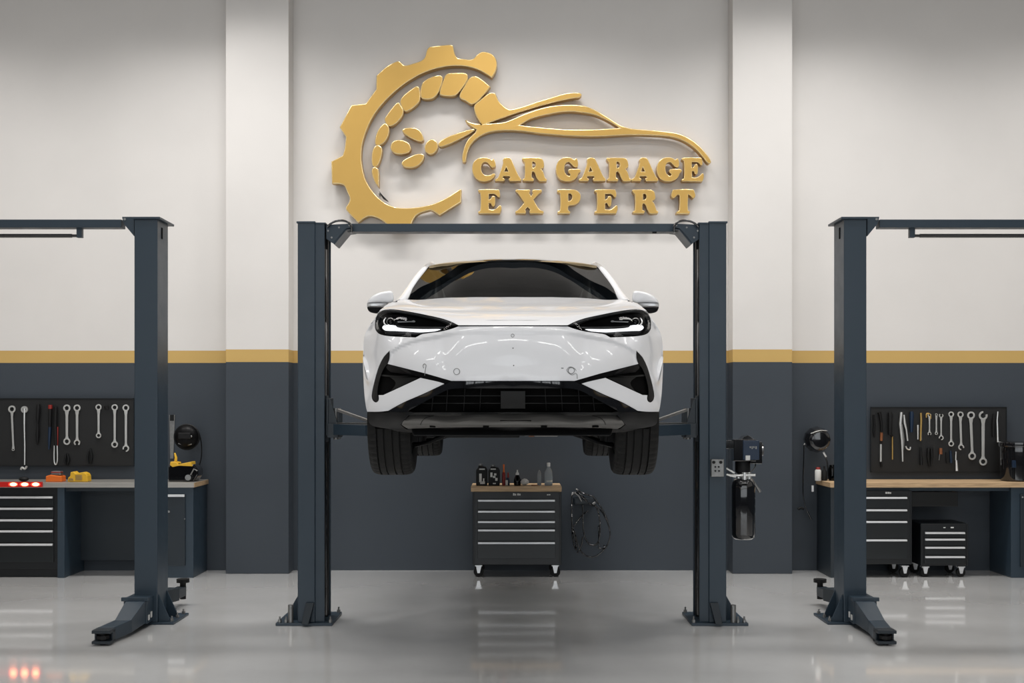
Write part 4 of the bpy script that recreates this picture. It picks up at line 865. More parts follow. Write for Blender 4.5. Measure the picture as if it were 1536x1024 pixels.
def spanner(u, v0, v1, r0, r1, label, o0=None, o1=None, m='steel', w=None, u2=None, grp=None):
    x, zt, zb = PX(u, TD), PZ(v0, TD), PZ(v1, TD); x2 = PX(u2, TD) if u2 else x; R0, R1 = r0*TD/F, r1*TD/F; w = w or R0*.78
    b = MB(); ringhead(b, x, zt-R0, R0, R0*.58, open_dir=o0); ringhead(b, x2, zb+R1, R1, R1*.58, open_dir=o1)
    a, e = zt-1.8*R0, zb+1.8*R1
    b.hexa([(x-w*.7, TY-.012, a), (x+w*.7, TY-.012, a), (x+w*.7, TY-.002, a), (x-w*.7, TY-.002, a), (x-w*.45, TY-.012, a-.05), (x+w*.45, TY-.012, a-.05), (x+w*.45, TY-.002, a-.05), (x-w*.45, TY-.002, a-.05)])
    b.hexa([(x-w*.45, TY-.012, a-.05), (x+w*.45, TY-.012, a-.05), (x+w*.45, TY-.002, a-.05), (x-w*.45, TY-.002, a-.05), (x2-w*.4, TY-.012, e+.03), (x2+w*.4, TY-.012, e+.03), (x2+w*.4, TY-.002, e+.03), (x2-w*.4, TY-.002, e+.03)])
    b.hexa([(x2-w*.4, TY-.012, e+.03), (x2+w*.4, TY-.012, e+.03), (x2+w*.4, TY-.002, e+.03), (x2-w*.4, TY-.002, e+.03), (x2-w*.6, TY-.012, e), (x2+w*.6, TY-.012, e), (x2+w*.6, TY-.002, e), (x2-w*.6, TY-.002, e)])
    o = b.build('spanner', m, None, bevel=.0015)
    tag(o, label, 'spanner', grp)
    # the peg it hangs from
    MB().cyl((x, TY-.02, zt-R0*.75), (x, TY+.008, zt-R0*.75), .004, n=8).build('hook', 'mblack', o)
    return o
GL, GR = 'spanners on the left tool board', 'spanners on the right tool board'
dn, up = -PI/2, PI/2
spanner(17.6, 608, 676, 5.5, 2, 'tapered steel spanner with one ring end, first tool on the left tool board', w=.022, u2=19.5, grp=GL)
spanner(100, 606.5, 667, 5.4, 5.2, 'double ring steel spanner right of the red handled cutters on the left tool board', grp=GL)
spanner(115.3, 606.5, 668.5, 5.2, 4.8, 'steel spanner with an open jaw below, right one of the close pair, left tool board', o1=dn, grp=GL)
spanner(147.6, 606, 657, 4.6, 4, 'shortest steel spanner on the left tool board, alone in the middle gap', grp=GL)
spanner(171.8, 606, 671.5, 4.8, 5, 'long double ring spanner second from the lift post on the left tool board', grp=GL)
spanner(188.6, 606.5, 677.5, 5, 5, 'longest steel spanner on the left tool board, nearest the lift post', o1=dn-.6, grp=GL)
def tool(name, label, cat, build_parts, grp=None):
    t = build_parts(name); tag(t, label, cat, grp); return t
def rodpx(b, pts, r, y=None, n=8):
    if y is None: y = TY-(max(r) if isinstance(r, (list, tuple)) else r)*TD/F+.0005
    return rodpx2(b, pts, r, y, n)
def rodpx2(b, pts, r, y, n): b.loft([(PX(u, TD), y, PZ(v, TD)) for u, v in pts], [q*TD/F for q in r] if isinstance(r, (list, tuple)) else r*TD/F, n); return b
def stick(name, label, cat, pts_h, rh, mh, pts_s, rs, ms, grp=None, part='shaft', extra=None):
    """a hand tool: handle mesh with a shaft or jaw as its part"""
    h = rodpx(MB(), pts_h, rh).build(name, mh, None, smooth=40); tag(h, label, cat, grp)
    if pts_s: rodpx(MB(), pts_s, rs).build(part, ms, h, smooth=40)
    if extra: 
        for nm, pts, r, m in extra: rodpx(MB(), pts, r).build(nm, m, h, smooth=40)
    return h
o = stick('long_ratchet', 'long thin chrome ratchet with a hooked foot reaching below the left tool board', 'ratchet', [(36.3,612),(36.3,640),(37,668),(36.8,697)], [1.6,1.2,1.1,1.0], 'steel', None, 0, '',
   extra=[('hook_foot', path([(31,704),(33,701),(37,703),(40,699)], 4, False), 1.6, 'steel')])
b = MB(); ringhead(b, PX(36.3, TD), PZ(614, TD), .036, .016); b.build('ring_end', 'steel', o); MB().cyl((PX(36.3, TD), TY-.02, PZ(614, TD)), (PX(36.3, TD), TY+.008, PZ(614, TD)), .004, n=8).build('hook', 'mblack', o)
MB().sphere((PX(34.5, 11.6), 2.62, .99), .05, (1, .8, .5)).build('rubber_mallet_head', 'mblack', None, smooth=60); bpy.data.objects['rubber_mallet_head'].name = 'rubber_block'
tag(bpy.data.objects['rubber_block'], 'small black rubber block on the steel worktop under the long ratchet', 'block')
stick('screwdriver', 'black screwdriver hanging beside the long ratchet on the left tool board', 'screwdriver', [(58,606),(58,611),(57,625),(57,634)], [2,3.4,3,2], 'mblack', [(57,634),(56.5,652),(56,667)], [1.4,3,1.2], 'mblack')
stick('screwdriver', 'red and black screwdriver with a blue lower end on the left tool board', 'screwdriver', [(75.5,608),(75.5,612),(75,640)], [2,3,2.4], 'mblack', [(75,640),(74,660),(73.5,674)], [2.4,2,1], 'blue', extra=[('red_cap', [(75.8,607),(75.8,613)], 3.1, 'red')])
stick('bolt_cutters', 'dark red handled cutters with a bright steel loop, on the left tool board', 'cutters', [(84,610),(83,640),(84,668)], [2.6,3,2.4], 'mblack', path([(81,668),(80.7,688),(82,696),(84.3,696),(85.7,688),(85.3,668)], 3, False), 1.0, 'steel', part='steel_loop', extra=[('red_grip', [(86,640),(85.5,668)], 1.2, 'red')])
stick('hex_key', 'small black key on a hook between two spanners on the left tool board', 'key', [(159.6,609),(160,614)], [3.4,3.0], 'mblack', None, 0, '')
stick('pliers', 'dark pliers low on the left tool board, right of the close pair of spanners', 'pliers', [(133,676),(131,686),(132,695)], [1,1.6,1.2], 'dplastic', [(135,672),(137.5,684),(136,695)], [1,1.6,1.2], 'dplastic', part='handle')
stick('pliers', 'dark pliers low on the left tool board, under the close pair of spanners', 'pliers', [(99,680),(97,690),(98,697)], [1.5,1.8,1.2], 'dplastic', [(101,681),(103,690),(101,697)], [1.5,1.8,1.2], 'dplastic', part='handle')
# things on the left bench
b = MB(); rodb = b.beam((PX(255, 11.93), 2.9965, PZ(688, 11.93)), (PX(255.5, 11.93), 2.9965, PZ(622, 11.93)), .035, .012, .062, .012); o = b.build('hand_saw', 'dsteel', None, bevel=.002); tag(o, 'grey steel saw blade hanging on the wall just right of the left lift post', 'saw')
b = MB(); b.beam((PX(255.5, 11.93), 2.99, PZ(631, 11.93)), (PX(255.5, 11.93), 2.99, PZ(622, 11.93)), .04, .02); b.build('grip', 'dplastic', o)
d = 11.55
o = MB().prism([(PX(u, d), PZ(v, d)) for u, v in ((68,722.6),(68.5,714),(75,712),(92,714),(92.5,722.6))], 'y', d-D0, d-D0+.12).build('sander', 'orange', None, bevel=.008); tag(o, 'orange hand sander lying on the steel worktop', 'sander')
MB().box(*bz(76, 91, 706.5, 713, d+.02, .08)).build('grip', 'dsteel', o, bevel=.01); MB().box(*bz(76, 91, 707.5, 709, d+.01, .06)).build('red_band', 'red', o, bevel=.003)
o = MB().prism([(PX(u, d), PZ(v, d)) for u, v in ((101,722.4),(102,716),(105,714),(105.5,708),(110,707),(113,710),(124,708),(129,710),(131,714),(131.5,722.4))], 'y', d-D0, d-D0+.11).build('tape_measure', 'yellow', None, bevel=.007); tag(o, 'yellow plastic tool lying on the steel worktop beside the orange sander', 'hand tool')
b = MB(); b.box(*bz(113, 123, 712, 720, d-.004, .01)); b.box(*bz(103, 110, 717, 721, d-.004, .01)); b.build('side_plate', 'brass', o, bevel=.003)
o.name = 'hand_tool'
# red warning light bar along the bench edge
d = BD-.03
o = MB().box(PX(-30, d), PX(63, d), d-D0, d-D0+.022, PZ(730.5, d), PZ(722.5, d)).build('warning_light_bar', 'rlens', None, bevel=.004); tag(o, 'glowing red warning light bar on the front edge of the steel worktop', 'light bar')
for u in (-16, 20, 37, 53.5):
    MB().sphere(P(u, 726.2, d), .012, (3.2, .5, 1.5)).build('lamp', 'hotlamp', o, smooth=60)
    MB().sphere(P(u, 726.2, d+.004), .016, (3.6, .5, 1.5)).build('lamp_rim', 'redlamp', o, smooth=60)
# yellow and black machine
d = 11.6
o = MB().prism([(PX(u, d), PZ(v, d)) for u, v in ((252,722),(252,700),(256,694),(290,696),(297,704),(297,712),(291,722))], 'y', d-D0, d-D0+.2).build('circular_saw', 'gblack', None, bevel=.015); tag(o, 'black and yellow power saw on the steel worktop behind the left lift post', 'power saw')
b = MB(); b.prism([(PX(u, d), PZ(v, d)) for u, v in ((256,697),(257,692),(266,693),(268,696),(288,692),(289,699),(270,698),(260,700))], 'y', d-D0-.03, d-D0+.12); b.loft([P(u, v, d) for u, v in ((263,696),(264,686),(262,679))], [.016,.014,.008], 8); b.build('yellow_housing', 'yellow', o, bevel=.006, smooth=40)
b = MB(); b.loft([P(u, v, d-.03) for u, v in ((286,712),(291,703),(296,706))], .008, 8); b.cyl(P(282, 716, d-.01), P(282, 716, d-.05), .03); b.build('saw_guard', 'dsteel', o, smooth=40)
# helmet on the wall, left
def helmet(u, v, r, label, side=1):
    d = 11.8; c_ = P(u, v, d); R = r*d/F
    o = MB().sphere(c_, R, (1, .8, 1.0), 32).build('welding_helmet', 'sblack', None, smooth=60); tag(o, label, 'helmet')
    b = MB(); b.lathe([(R*.98, -.01), (R*1.04, 0), (R*.98, .012)], (c_[0], c_[1]-.02, c_[2]), 'y', 32); b.build('rim', 'mblack', o, smooth=40)
    b = MB(); b.box(c_[0]-R*.5, c_[0]+R*.5, c_[1]-R*.86, c_[1]-R*.6, c_[2]-R*.15, c_[2]+R*.35); b.build('visor', 'mblack', o, bevel=.01)
    b = MB(); b.loft([(c_[0]+R*a, c_[1]-R*.55, c_[2]+R*z) for a, z in ((-.55,-.5),(-.2,-.6),(.2,-.62),(.5,-.55))], .006, 8); b.sphere((c_[0]+side*R*.5, c_[1]-R*.68, c_[2]+R*.05), .012); b.build('chin_strap', 'dsteel', o, smooth=50)
    MB().cyl((c_[0], c_[1]+R*.6, c_[2]), (c_[0], 3.002, c_[2]), .012).build('wall_hook', 'dsteel', o)
    return o
h = helmet(281, 655, 19, 'round black helmet hanging on the wall above the yellow and black saw')
b = MB(); b.loft([P(u, v, 11.93) for u, v in path([(299,650),(302,665),(302,685),(298,700),(292,712)], 5, False)], .006, 6); b.build('strap', 'mblack', h, smooth=60)
d = 11.8
lamp = thing('inspection_lamp', 'glossy black round work lamp with a hanging cord, left of the right lift post', 'work lamp', tuple(P(1226, 659, d)))
c_ = P(1226, 659, d); R = 20*d/F
MB().lathe([(R*.1, -.12), (R*.62, -.118), (R*.80, -.10), (R*.97, -.02), (R*1.0, .03), (R*.9, .10), (R*.6, .14), (R*.1, .15)], c_, 'y', 12).build('lamp_head', 'gblack', lamp, bevel=.006, smooth=25)
b = MB(); b.loft([P(u, v, d-.12) for u, v in path([(1216,650),(1223,647.5),(1232,645.5),(1241,646)], 4, False)], .006, 6); b.loft([P(u, v, d-.10) for u, v in path([(1229,672),(1235,673),(1240,670)], 4, False)], .006, 6); b.build('rim_highlight', 'dsteel', lamp, smooth=60)
b = MB(); b.loft([P(u, v, d+.02) for u, v in ((1206,667),(1209,661),(1213,666))], .006, 6); b.cyl((c_[0], 2.9, c_[2]), (c_[0], 3.002, c_[2]), .02); b.build('wall_bracket', 'steel', lamp, smooth=60)
b = MB(); b.loft([P(u, v, 11.9) for u, v in path([(1206,667),(1205.5,690),(1204.5,720),(1205,745),(1209,762),(1217,779)], 6, False)], [.006]*26+[.009]*5, 8); b.build('cord', 'gblack', lamp, smooth=60)
b = MB(); b.loft([P(u, v, 11.9) for u, v in ((1197,764),(1201,761),(1206,763))], .014, 8); b.build('plug', 'mblack', lamp, smooth=60)
b = MB(); b.loft([P(u, v, d-.02) for u, v in ((1235,678),(1239,685))], .012, 8); b.build('spout', 'steel', lamp, smooth=60)
b = MB(); b.loft([P(u, v, 11.85) for u, v in path([(1236,680),(1241,695),(1243,718)], 5, False)], .008, 8); b.build('cord', 'gblack', lamp, smooth=60)
# can, bottle and rag hook by the right bench's end
d = 11.75
def lath(name, u, v0, v1, prof, d, m, label, cat, parent=None, grp=None, n=24):
    """upright turned thing: prof = (radius in px, share of height from the bottom)"""
    zb, zt = PZ(v1, d), PZ(v0, d)
    o = MB().lathe([(max(r, .01)*d/F, zb+(zt-zb)*t) for r, t in prof], (PX(u, d), d-D0, 0), 'z', n).build(name, m, parent, smooth=45)
    if label: tag(o, label, cat, grp)
    return o
vt = HY+(EYE-TZ)*F/d
o = lath('spray_can', 1227, 703, vt, [(4.3,0),(4.6,.04),(4.6,.86),(3.6,.95),(0.1,.96)], d, 'wht', 'small white can with a red cap standing on the left end of the oak worktop', 'can')
lath('cap', 1227, 700.5, 703.8, [(3.2,0),(3.2,.8),(2.6,1)], d, 'red', None, None, o)
o = lath('oil_bottle', 1236.5, 699, vt, [(4,0),(4.2,.05),(4.2,.6),(1.4,.8),(1.2,1)], d, 'mblack', 'small dark bottle beside the white can on the oak worktop', 'bottle')
o = lath('glass_jar', 1248, 697, vt, [(4.5,0),(4.6,.05),(4.6,.8),(3.8,.9),(3.8,1)], d, 'glass', 'dark glass jar half hidden by the right lift post', 'jar')
o = MB().cyl(P(1219, 737, 11.7), P(1219, 728, 11.7), .013).build('brush', 'alu', None, smooth=40); o.name = 'bench_hook'; tag(o, 'small bright hook under the left end of the oak worktop', 'hook')
o.parent = rb; o.matrix_parent_inverse = parent_world(rb).inverted(); del o['label']; del o['category']

# ---- tools on the right board
stick('socket_wrench', 'black wrench with a red band and bright tip, second tool on the right tool board', 'wrench', [(1318.5,618),(1320,622),(1322,634),(1322.5,648)], [3,2.4,2,2], 'mblack', [(1321.5,666),(1321.3,692)], 1.6, 'steel', extra=[('red_band', [(1322.5,648),(1322,661)], 2, 'amber'), ('tip', [(1322,661),(1321.5,666)], 1.5, 'mblack'), ('foot', [(1321.3,692),(1323,700)], 1.6, 'mblack')])
stick('screwdriver', 'thin black screwdriver at the left edge of the right tool board', 'screwdriver', [(1311,622),(1312,640),(1312,656)], [1.4,1.6,1], 'mblack', [(1311,640),(1310,650)], 1, 'dplastic')
stick('screwdriver', 'black handled screwdriver with a long brass shaft on the right tool board', 'screwdriver', [(1334,618),(1335,622),(1334.5,652)], [2.6,4,3], 'mblack', [(1339,652),(1339,689)], 1.1, 'brass', extra=[('collar', [(1335,650),(1339,654)], 2, 'mblack')])
stick('pliers', 'long bright steel pliers with a bent handle on the right tool board', 'pliers', [(1352,618),(1350.5,636),(1353,660),(1354,692)], [2.2,2.2,1.9,1.2], 'steel', [(1353,636),(1356,660),(1355,675)], [1.2,1.4,1], 'dsteel', part='handle')
stick('locking_wrench', 'bright kinked wrench right of the long pliers on the right tool board', 'wrench', [(1356,622),(1357,634),(1359.5,644),(1361.5,661)], [1.2,2,1.4,1.3], 'steel', None, 0, '')
stick('hook_tool', 'small curled steel hook below the kinked wrench on the right tool board', 'hook', path([(1359,669),(1361,673),(1365,674),(1366,670)], 4, False), 1.1, 'steel', None, 0, '')
stick('screwdriver', 'blue handled screwdriver on the right tool board', 'screwdriver', [(1367,617),(1367.3,622),(1367,648)], [2.4,3.2,2], 'blue', None, 0, '')
stick('chisel', 'short bright chisel left of the brass handled file on the right tool board', 'chisel', [(1377,637),(1377,659)], [1.5,1.1], 'steel', None, 0, '')
stick('file', 'steel file with a brass coloured top on the right tool board', 'file', [(1381.5,619),(1382,630),(1381,661)], [1.6,1.6,1.3], 'brass', [(1382.8,626),(1382.5,660)], .7, 'steel')
o = spanner(1394.5, 620, 653, 2.6, 2.8, 'small open ended spanner hanging from a brass coloured hook on the right tool board', o1=dn, w=.016, grp=GR)
stick('brass_hook', 'brass coloured hook holding the small open ended spanner', 'hook', path([(1390,626),(1390,621),(1393,620),(1396,623),(1396,628)], 4, False), 1.2, 'brass', None, 0, '')
spanner(1404.8, 620, 652, 1.9, 2.2, 'short thin steel spanner second from the left in the row on the right tool board', w=.016, grp=GR)
spanner(1412, 620, 660, 3.2, 3.6, 'medium spanner with open jaws at both ends, left of the four big ring spanners', o0=up, o1=dn-.5, grp=GR)
spanner(1427, 617, 669.5, 4.2, 4.2, 'smallest of the four big ring spanners on the right tool board', grp=GR)
spanner(1441, 617, 675, 4.6, 4.4, 'second smallest of the four big spanners, with an open jaw at its foot', o1=dn+.7, u2=1442, grp=GR)
spanner(1456.8, 617, 689.5, 5.7, 5.7, 'second largest of the four big ring spanners on the right tool board', u2=1458.5, grp=GR)
spanner(1475, 616.5, 698, 6.6, 5.8, 'largest ring spanner, right end of the row on the right tool board', o0=up-.5, grp=GR)
stick('screwdriver', 'small black screwdriver at the right end of the right tool board', 'screwdriver', [(1491,620),(1490,635),(1490,655)], [1.4,2.6,2], 'mblack', None, 0, '')
stick('punch', 'thin bright punch at the right end of the right tool board', 'punch', [(1497,617),(1496,630),(1497,663)], [1,1.2,1.5], 'steel', None, 0, '')
stick('screwdriver', 'dark short screwdriver low on the right tool board, below the file', 'screwdriver', [(1381,670),(1382,697)], [1.2,2.6], 'dplastic', None, 0, '')
stick('pliers', 'dark pliers low on the right tool board, below the brass hook', 'pliers', [(1393,672),(1392,685),(1394,699)], [2.5,1.8,1.2], 'dplastic', [(1397,672),(1398,685),(1396,699)], [2.5,1.8,1.2], 'dplastic', part='handle')
stick('screwdriver', 'tiny orange handled screwdriver low on the right tool board', 'screwdriver', [(1411,672),(1411,681)], [2.2,2.4], 'amber', [(1410,681),(1409,690)], .8, 'dsteel')
stick('pliers', 'small blue handled pliers low on the right tool board', 'pliers', [(1420,678),(1421,694)], [1.2,1.4], 'dplastic', [(1426,676),(1427,694)], [1.6,1.8], 'blue', part='handle')
stick('brush', 'small bright brush low on the right tool board, left of the largest spanners', 'brush', [(1434.5,677),(1434,690)], [1,1], 'steel', [(1434.5,690),(1435.2,706)], [1.3,2], 'alu', part='bristles')

# ---- black bucket on the right bench
d = 11.6; zb = TZ
o = MB().lathe([(.15, zb), (.165, zb+.01), (.175, zb+.30), (.172, zb+.36)], (PX(1534, d), d-D0+.12, 0), 'z', 40).build('coffee_machine', 'gblack', None, smooth=45); o.name = 'canister'; tag(o, 'large glossy black canister on the oak worktop at the right edge', 'canister')
MB().lathe([(.185, zb+.355), (.188, zb+.37), (.185, zb+.40), (.16, zb+.41), (.01, zb+.412)], (PX(1534, d), d-D0+.12, 0), 'z', 40).build('lid', 'gblack', o, smooth=45)
MB().box(PX(1517, d), PX(1524, d), d-D0-.03, d-D0+.03, PZ(701, d), PZ(690, d)).build('front_label', 'blue', o, bevel=.004)

# ---- rolling tool cabinets
def chest(name, label, cat, u0, u1, v0, v1, d, dep, us, hv, rr, m='cab', group=None, top=None, marks=()):
    x0, x1 = PX(u0, d), PX(u1, d); z1_, z0_ = PZ(v0, d), PZ(v1, d); yf = d-D0
    T = thing(name, label, cat, ((x0+x1)/2, yf+dep/2, 0), group)
    b = MB(); t = .02
    b.box(x0, x1, yf, yf+dep, z0_, z1_); bo = b.build('body', m, T, bevel=.005)
    MB().box(x0+.004, x0+.02, yf-.006, yf+.01, z0_, z1_).build('corner_post', m, bo, bevel=.003); MB().box(x1-.02, x1-.004, yf-.006, yf+.01, z0_, z1_).build('corner_post', m, bo, bevel=.003)
    zz = [PZ(v, d) for v in hv]; drawers(T, PX(us[0], d), PX(us[1], d), yf, zz, hh=.018)
    casters(T, x0+.06, x1-.06, yf+.05, yf+dep-.06, rr)
    for (a, v, w, h) in marks: MB().box(PX(a, d), PX(a+w, d), yf-.004, yf+.002, PZ(v+h, d), PZ(v, d)).build('maker_mark', 'wht', bo)
    return T
rr = (PZ(849, 11.5)-.018)/2
ct = chest('tool_cart', 'black five drawer tool cart with an oak top, on wheels below the car', 'tool cart', 709, 842, 737, 847, 11.5, .44, (716.5, 832.8), (747.5, 764, 779.5, 792, 811, 838), .052,
   marks=[(769.5, 739.5, 2.2, 3.4), (772.2, 740.2, 2, 2.7), (776, 739.8, 2, 3), (778.6, 740.2, 2.2, 2.6), (820.5, 741, 1.6, 1.6), (822.6, 741, 3, 1.4)])
CT = PZ(729.2, 11.48)
MB().box(PX(706.5, 11.48), PX(842.5, 11.48), 2.48, 2.96, PZ(737.2, 11.48), CT).build('top', 'wood', ct, bevel=.003)
chest('rolling_cabinet', 'large black rolling tool cabinet under the oak worktop behind the right lift post', 'tool cabinet', 1268, 1368, 736, 846, 11.47, .45, (1275, 1360), (743.5, 762, 779.5, 807, 838), .052, marks=[(1328, 737.6, 3, 2.6), (1331.6, 737.6, 2.4, 2.6), (1334.4, 738, 2.2, 2.2)])
chest('tool_chest', 'small black four drawer tool chest on wheels under the oak worktop', 'tool chest', 1381, 1452.5, 785, 848, 11.5, .40, (1386, 1446.5), (796, 805.8, 818, 832, 845), .046, marks=[(1415, 790.4, 3, 1.2), (1426, 790, 4.4, 1.8)])
# ---- on the cart's oak top
vt = HY+(EYE-CT)*F/11.6
def jug(u0, u1, v0, label, mk, d=11.6):
    x0, x1 = PX(u0, d), PX(u1, d); z0_, z1_ = CT, PZ(v0, d); H = z1_-z0_; y = d-D0; w = x1-x0
    o = MB().prism([(x0, z0_), (x1, z0_), (x1, z0_+H*.72), (x1-w*.12, z0_+H*.86), (x0+w*.6, z0_+H*.90), (x0+w*.55, z0_+H*.93), (x0+w*.22, z0_+H*.93), (x0+w*.18, z0_+H*.84), (x0, z0_+H*.72)], 'y', y-.035, y+.045).build('oil_jug', 'mblack', None, bevel=.008)
    tag(o, label, 'oil jug', 'black oil jugs on the tool cart')
    MB().cyl((x0+w*.4, y, z0_+H*.9), (x0+w*.4, y, z1_), .02).build('cap', 'dsteel', o, smooth=40)
    b = MB()
    for a, z, ww, h in mk: b.box(x0+w*a, x0+w*(a+ww), y-.0365, y-.034, z0_+H*z, z0_+H*(z+h))
    b.build('label', 'wht', o)
jug(714.3, 731, 695.5, 'left of the two black oil jugs on the tool cart, its pale label low', [(.28,.16,.22,.40),(.36,.08,.42,.12),(.62,.2,.12,.14),(.28,.74,.5,.05)])
jug(732.6, 749.8, 697, 'right of the two black oil jugs on the tool cart, its pale mark high', [(.18,.42,.18,.22),(.40,.38,.22,.10),(.5,.5,.2,.1),(.6,.24,.2,.14),(.4,.08,.25,.06),(.2,.78,.45,.05)])
d = 11.6
o = lath('spray_bottle', 755.7, 708, vt, [(2.4,0),(2.6,.05),(2.4,.9),(1.6,1)], d, 'red', 'slim orange-red bottle with a tall nozzle beside the oil jugs on the tool cart', 'bottle')
lath('nozzle', 755.7, 696, 708.2, [(1.6,0),(1.0,.4),(1.3,.7),(1.4,.95),(.5,1)], d, 'orange', None, None, o)
o = lath('glue_tube', 761.6, 716, vt, [(3,0),(3,.5),(2,1)], d, 'blue', 'small blue tube with a red tip on the tool cart', 'tube')
lath('tip', 762.2, 708, 716.2, [(1.4,0),(1.3,.6),(.6,1)], d, 'red', None, None, o); lath('base_label', 760, 720, vt-.6, [(1.9,0),(1.9,1)], d-.03, 'wht', None, None, o)
o = lath('cleaner_bottle', 776, 711.5, vt, [(5,0),(5.2,.05),(5.2,.55),(3.2,.85),(2,1)], d, 'glass', 'dark see-through bottle with a white cap in the middle of the tool cart', 'bottle')
lath('cap', 776, 704.5, 712, [(2.6,0),(2.4,.35),(1.2,.6),(1,1)], d, 'wht', None, None, o)
b = MB(); b.sphere(P(786.8, 723, d), .045, (1, .8, .72), 14)
for v in b.bm.verts: v.co += Vector((random.uniform(-.006,.006), random.uniform(-.006,.006), random.uniform(-.005,.005)))
o = b.build('paper_roll', 'wht', None, smooth=20); o.name = 'rag'; tag(o, 'crumpled white rag in the middle of the tool cart', 'rag'); zmin = min((v.co.z for v in o.data.vertices)); o.data.transform(Matrix.Translation((0, 0, CT-zmin+.001)))
o = MB().box(PX(797, d), PX(807, d), d-D0-.03, d-D0+.03, CT, CT+.009).build('scraper', 'amber', None, bevel=.003); tag(o, 'flat orange-brown scraper lying on the tool cart', 'scraper')
o = lath('dropper_bottle', 808.8, 704.5, vt, [(2.6,0),(3.1,.05),(3.1,.55),(2.6,.8),(1.2,.93),(.4,1)], d, 'clear', 'slim clear pointed bottle on the tool cart', 'bottle')
o = lath('water_bottle', 822.8, 699, vt, [(5.2,0),(6,.03),(6,.25),(5.7,.28),(6,.31),(6,.62),(5.2,.76),(2.4,.92),(2.2,1)], d, 'clear', 'tall clear plastic bottle with a white cap, right end of the tool cart', 'bottle')
lath('cap', 822.8, 693.7, 699.3, [(2.5,0),(2.6,.2),(2.6,.9),(2.2,1)], d, 'wht', None, None, o); lath('label', 822.8, 714, 724, [(6.08,0),(6.08,1)], d, 'clear', None, None, o)

# ---- coiled hose on the wall
hs = thing('coiled_hose', 'coiled black hose hanging from a wall bracket right of the tool cart', 'hose', tuple(P(872, 745, 12)))
d = 11.9
b = MB()
for pts in ([(858,741),(857.5,765),(858,790),(859,806),(864,824),(864,815),(859,795)], [(861,738),(870,741),(878,748),(884,755),(898,762),(909,778),(915,798),(912,815),(902,828),(890,835),(877,832),(868,820),(864,805),(860,792)],
            [(868,736),(878,741),(890,745),(897,754)], [(874,757),(874.5,780),(876,800),(883,815),(893,817),(899,807),(900,790),(898,770),(893,757)], [(864,733),(872,744),(880,752)], [(897,754),(905,766),(912,782)],
            [(858,792),(866,782),(874,772),(882,766)], [(874,805),(872,818),(866,829)], [(898,788),(898.5,822)], [(898,822),(907,822),(906,818)]):
    pp = [P(u, v, d-random.uniform(0, .05)) for u, v in path(pts, 5, False)]; b.loft(pp, .008, 8)
b.build('hose', 'gblack', hs, smooth=70)
b = MB(); b.box(PX(859, 12), PX(892, 12), 2.88, 3.004, PZ(756, 12), PZ(744, 12)); b.build('wall_bracket', 'slate2', hs, bevel=.02)
b = MB(); b.cyl(P(858, 740, d), P(863, 739, d), .014); b.loft([P(u, v, d-.05) for u, v in ((862,739),(868,744),(872,752))], .009, 8); b.cyl(P(889, 756, d-.04), P(893, 753, d-.04), .012); b.cyl(P(865, 733, d), P(868, 737, d), .010); b.build('hose_fitting', 'dsteel', hs, smooth=50)


def split_islands(o):
    """separate pieces of one part that do not touch become parts of their own"""
    bm = bmesh.new(); bm.from_mesh(o.data); seen = set(); isl = []
    for f in bm.faces:
        if f.index in seen: continue
        st, g = [f], []; seen.add(f.index)
        while st:
            q = st.pop(); g.append(q.index)
            for e in q.edges:
                for h in e.link_faces:
                    if h.index not in seen: seen.add(h.index); st.append(h)
        pts = [v.co for i in g for v in bm.faces[i].verts] if bm.faces.ensure_lookup_table() is None else []
        isl.append([g, [min(p[k] for p in pts)-.002 for k in range(3)], [max(p[k] for p in pts)+.002 for k in range(3)]])
    ch = True
    while ch:
        ch = False
        for i in range(len(isl)):
            for j in range(i+1, len(isl)):
                A, B = isl[i], isl[j]
                if all(A[1][k] <= B[2][k] and B[1][k] <= A[2][k] for k in range(3)):
                    A[0] += B[0]; A[1] = [min(A[1][k], B[1][k]) for k in range(3)]; A[2] = [max(A[2][k], B[2][k]) for k in range(3)]; isl.pop(j); ch = True; break
            if ch: break
    bm.free()
    if len(isl) < 2: return
    base = o.data
    for n, (g, _, _) in enumerate(isl):
        me = base.copy(); b2 = bmesh.new(); b2.from_mesh(me); b2.faces.ensure_lookup_table(); keep = set(g)
        bmesh.ops.delete(b2, geom=[f for f in b2.faces if f.index not in keep], context='FACES'); b2.to_mesh(me); b2.free()
        if n == 0: o.data = me
        else:
            c = o.copy(); c.data = me; COL.objects.link(c)
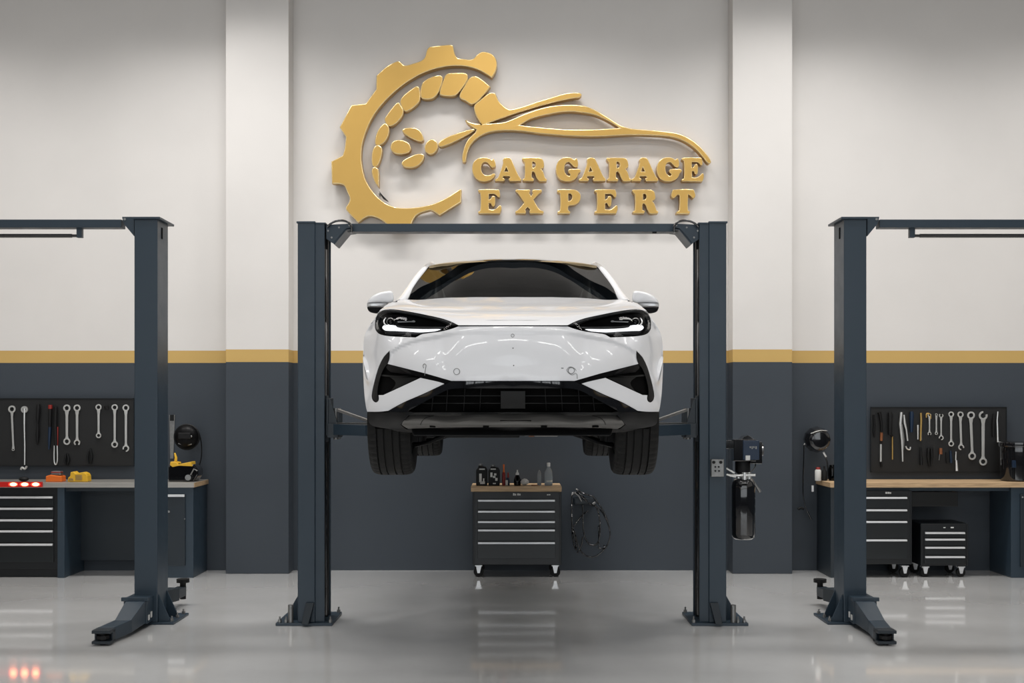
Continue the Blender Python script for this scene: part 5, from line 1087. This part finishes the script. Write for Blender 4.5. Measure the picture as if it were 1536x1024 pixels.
for o in list(COL.objects):
    if o.type == 'MESH' and o.parent and o.get('kind') is None and not o.children and o.name.split('.')[0] in (
        'gusset', 'anchor_bolt', 'mounting_pin', 'bracket_bolt', 'standoff', 'pivot_pin', 'push_button', 'panel_marking', 'carriage_sticker', 'hose_fitting', 'label', 'rear_link', 'yellow_housing', 'slide_rail', 'side_plate', 'door_lock', 'cooling_pipe', 'control_arm', 'arm_fork', 'rim_highlight'):
        split_islands(o)

# ------------------------------------------------------------------ light, camera
def area(name, loc, rot, sx, sy, e, col=(1, .98, .955), spread=180):
    l = bpy.data.lights.new(name, 'AREA'); l.shape = 'RECTANGLE'; l.size = sx; l.size_y = sy; l.energy = e; l.color = col; l.spread = math.radians(spread)
    o = bpy.data.objects.new(name, l); COL.objects.link(o); o.location = loc; o.rotation_euler = rot; return o
LAMPS = [(x, y, e) for y, e in ((1.35, 55), (-1.2, 30), (-4.2, 30), (-7.5, 30)) for x in (-6.2, -3.1, 0, 3.1, 6.2)]
for x, y, e in LAMPS:
    area('ceiling_lamp', (x, y, 6.9), (0, 0, 0), 2.2, .35, e*(.7 if abs(x) > 5 else 1), spread=105 if y > 0 else 180)
    b = MB(); b.box(x-1.15, x+1.15, y-.22, y+.22, 6.92, 7.0)
    for sx in (-1, 1): b.cyl((x+sx*.9, y, 7.0), (x+sx*.9, y, 7.45), .01, n=6)
    struct(b.build('trim_4', 'beam'))
for i in range(5):
    a, b_ = xs[i]+(.2 if i else 0), xs[i+1]-(.2 if i < 4 else 0)
    area('daylight', ((a+b_)/2, HB-.18, (z0+z1)/2), (PI/2, 0, 0), b_-a, z1-z0, 58, (.93, .97, 1))
w = bpy.data.worlds.new('world'); S.world = w; w.use_nodes = True
w.node_tree.nodes['Background'].inputs[0].default_value = (.8, .85, .9, 1); w.node_tree.nodes['Background'].inputs[1].default_value = .4
cam = bpy.data.cameras.new('camera'); co = bpy.data.objects.new('camera', cam); COL.objects.link(co)
co.location = (0, -D0, EYE); co.rotation_euler = (PI/2, 0, 0); cam.sensor_width = 36; cam.lens = F*36/1536; cam.shift_y = (HY-512)/1536; cam.clip_start = .05; cam.clip_end = 100
S.camera = co
S.view_settings.view_transform = 'Standard'; S.view_settings.look = 'None'; S.view_settings.gamma = 1; S.view_settings.use_curve_mapping = False; S.view_settings.exposure = .33
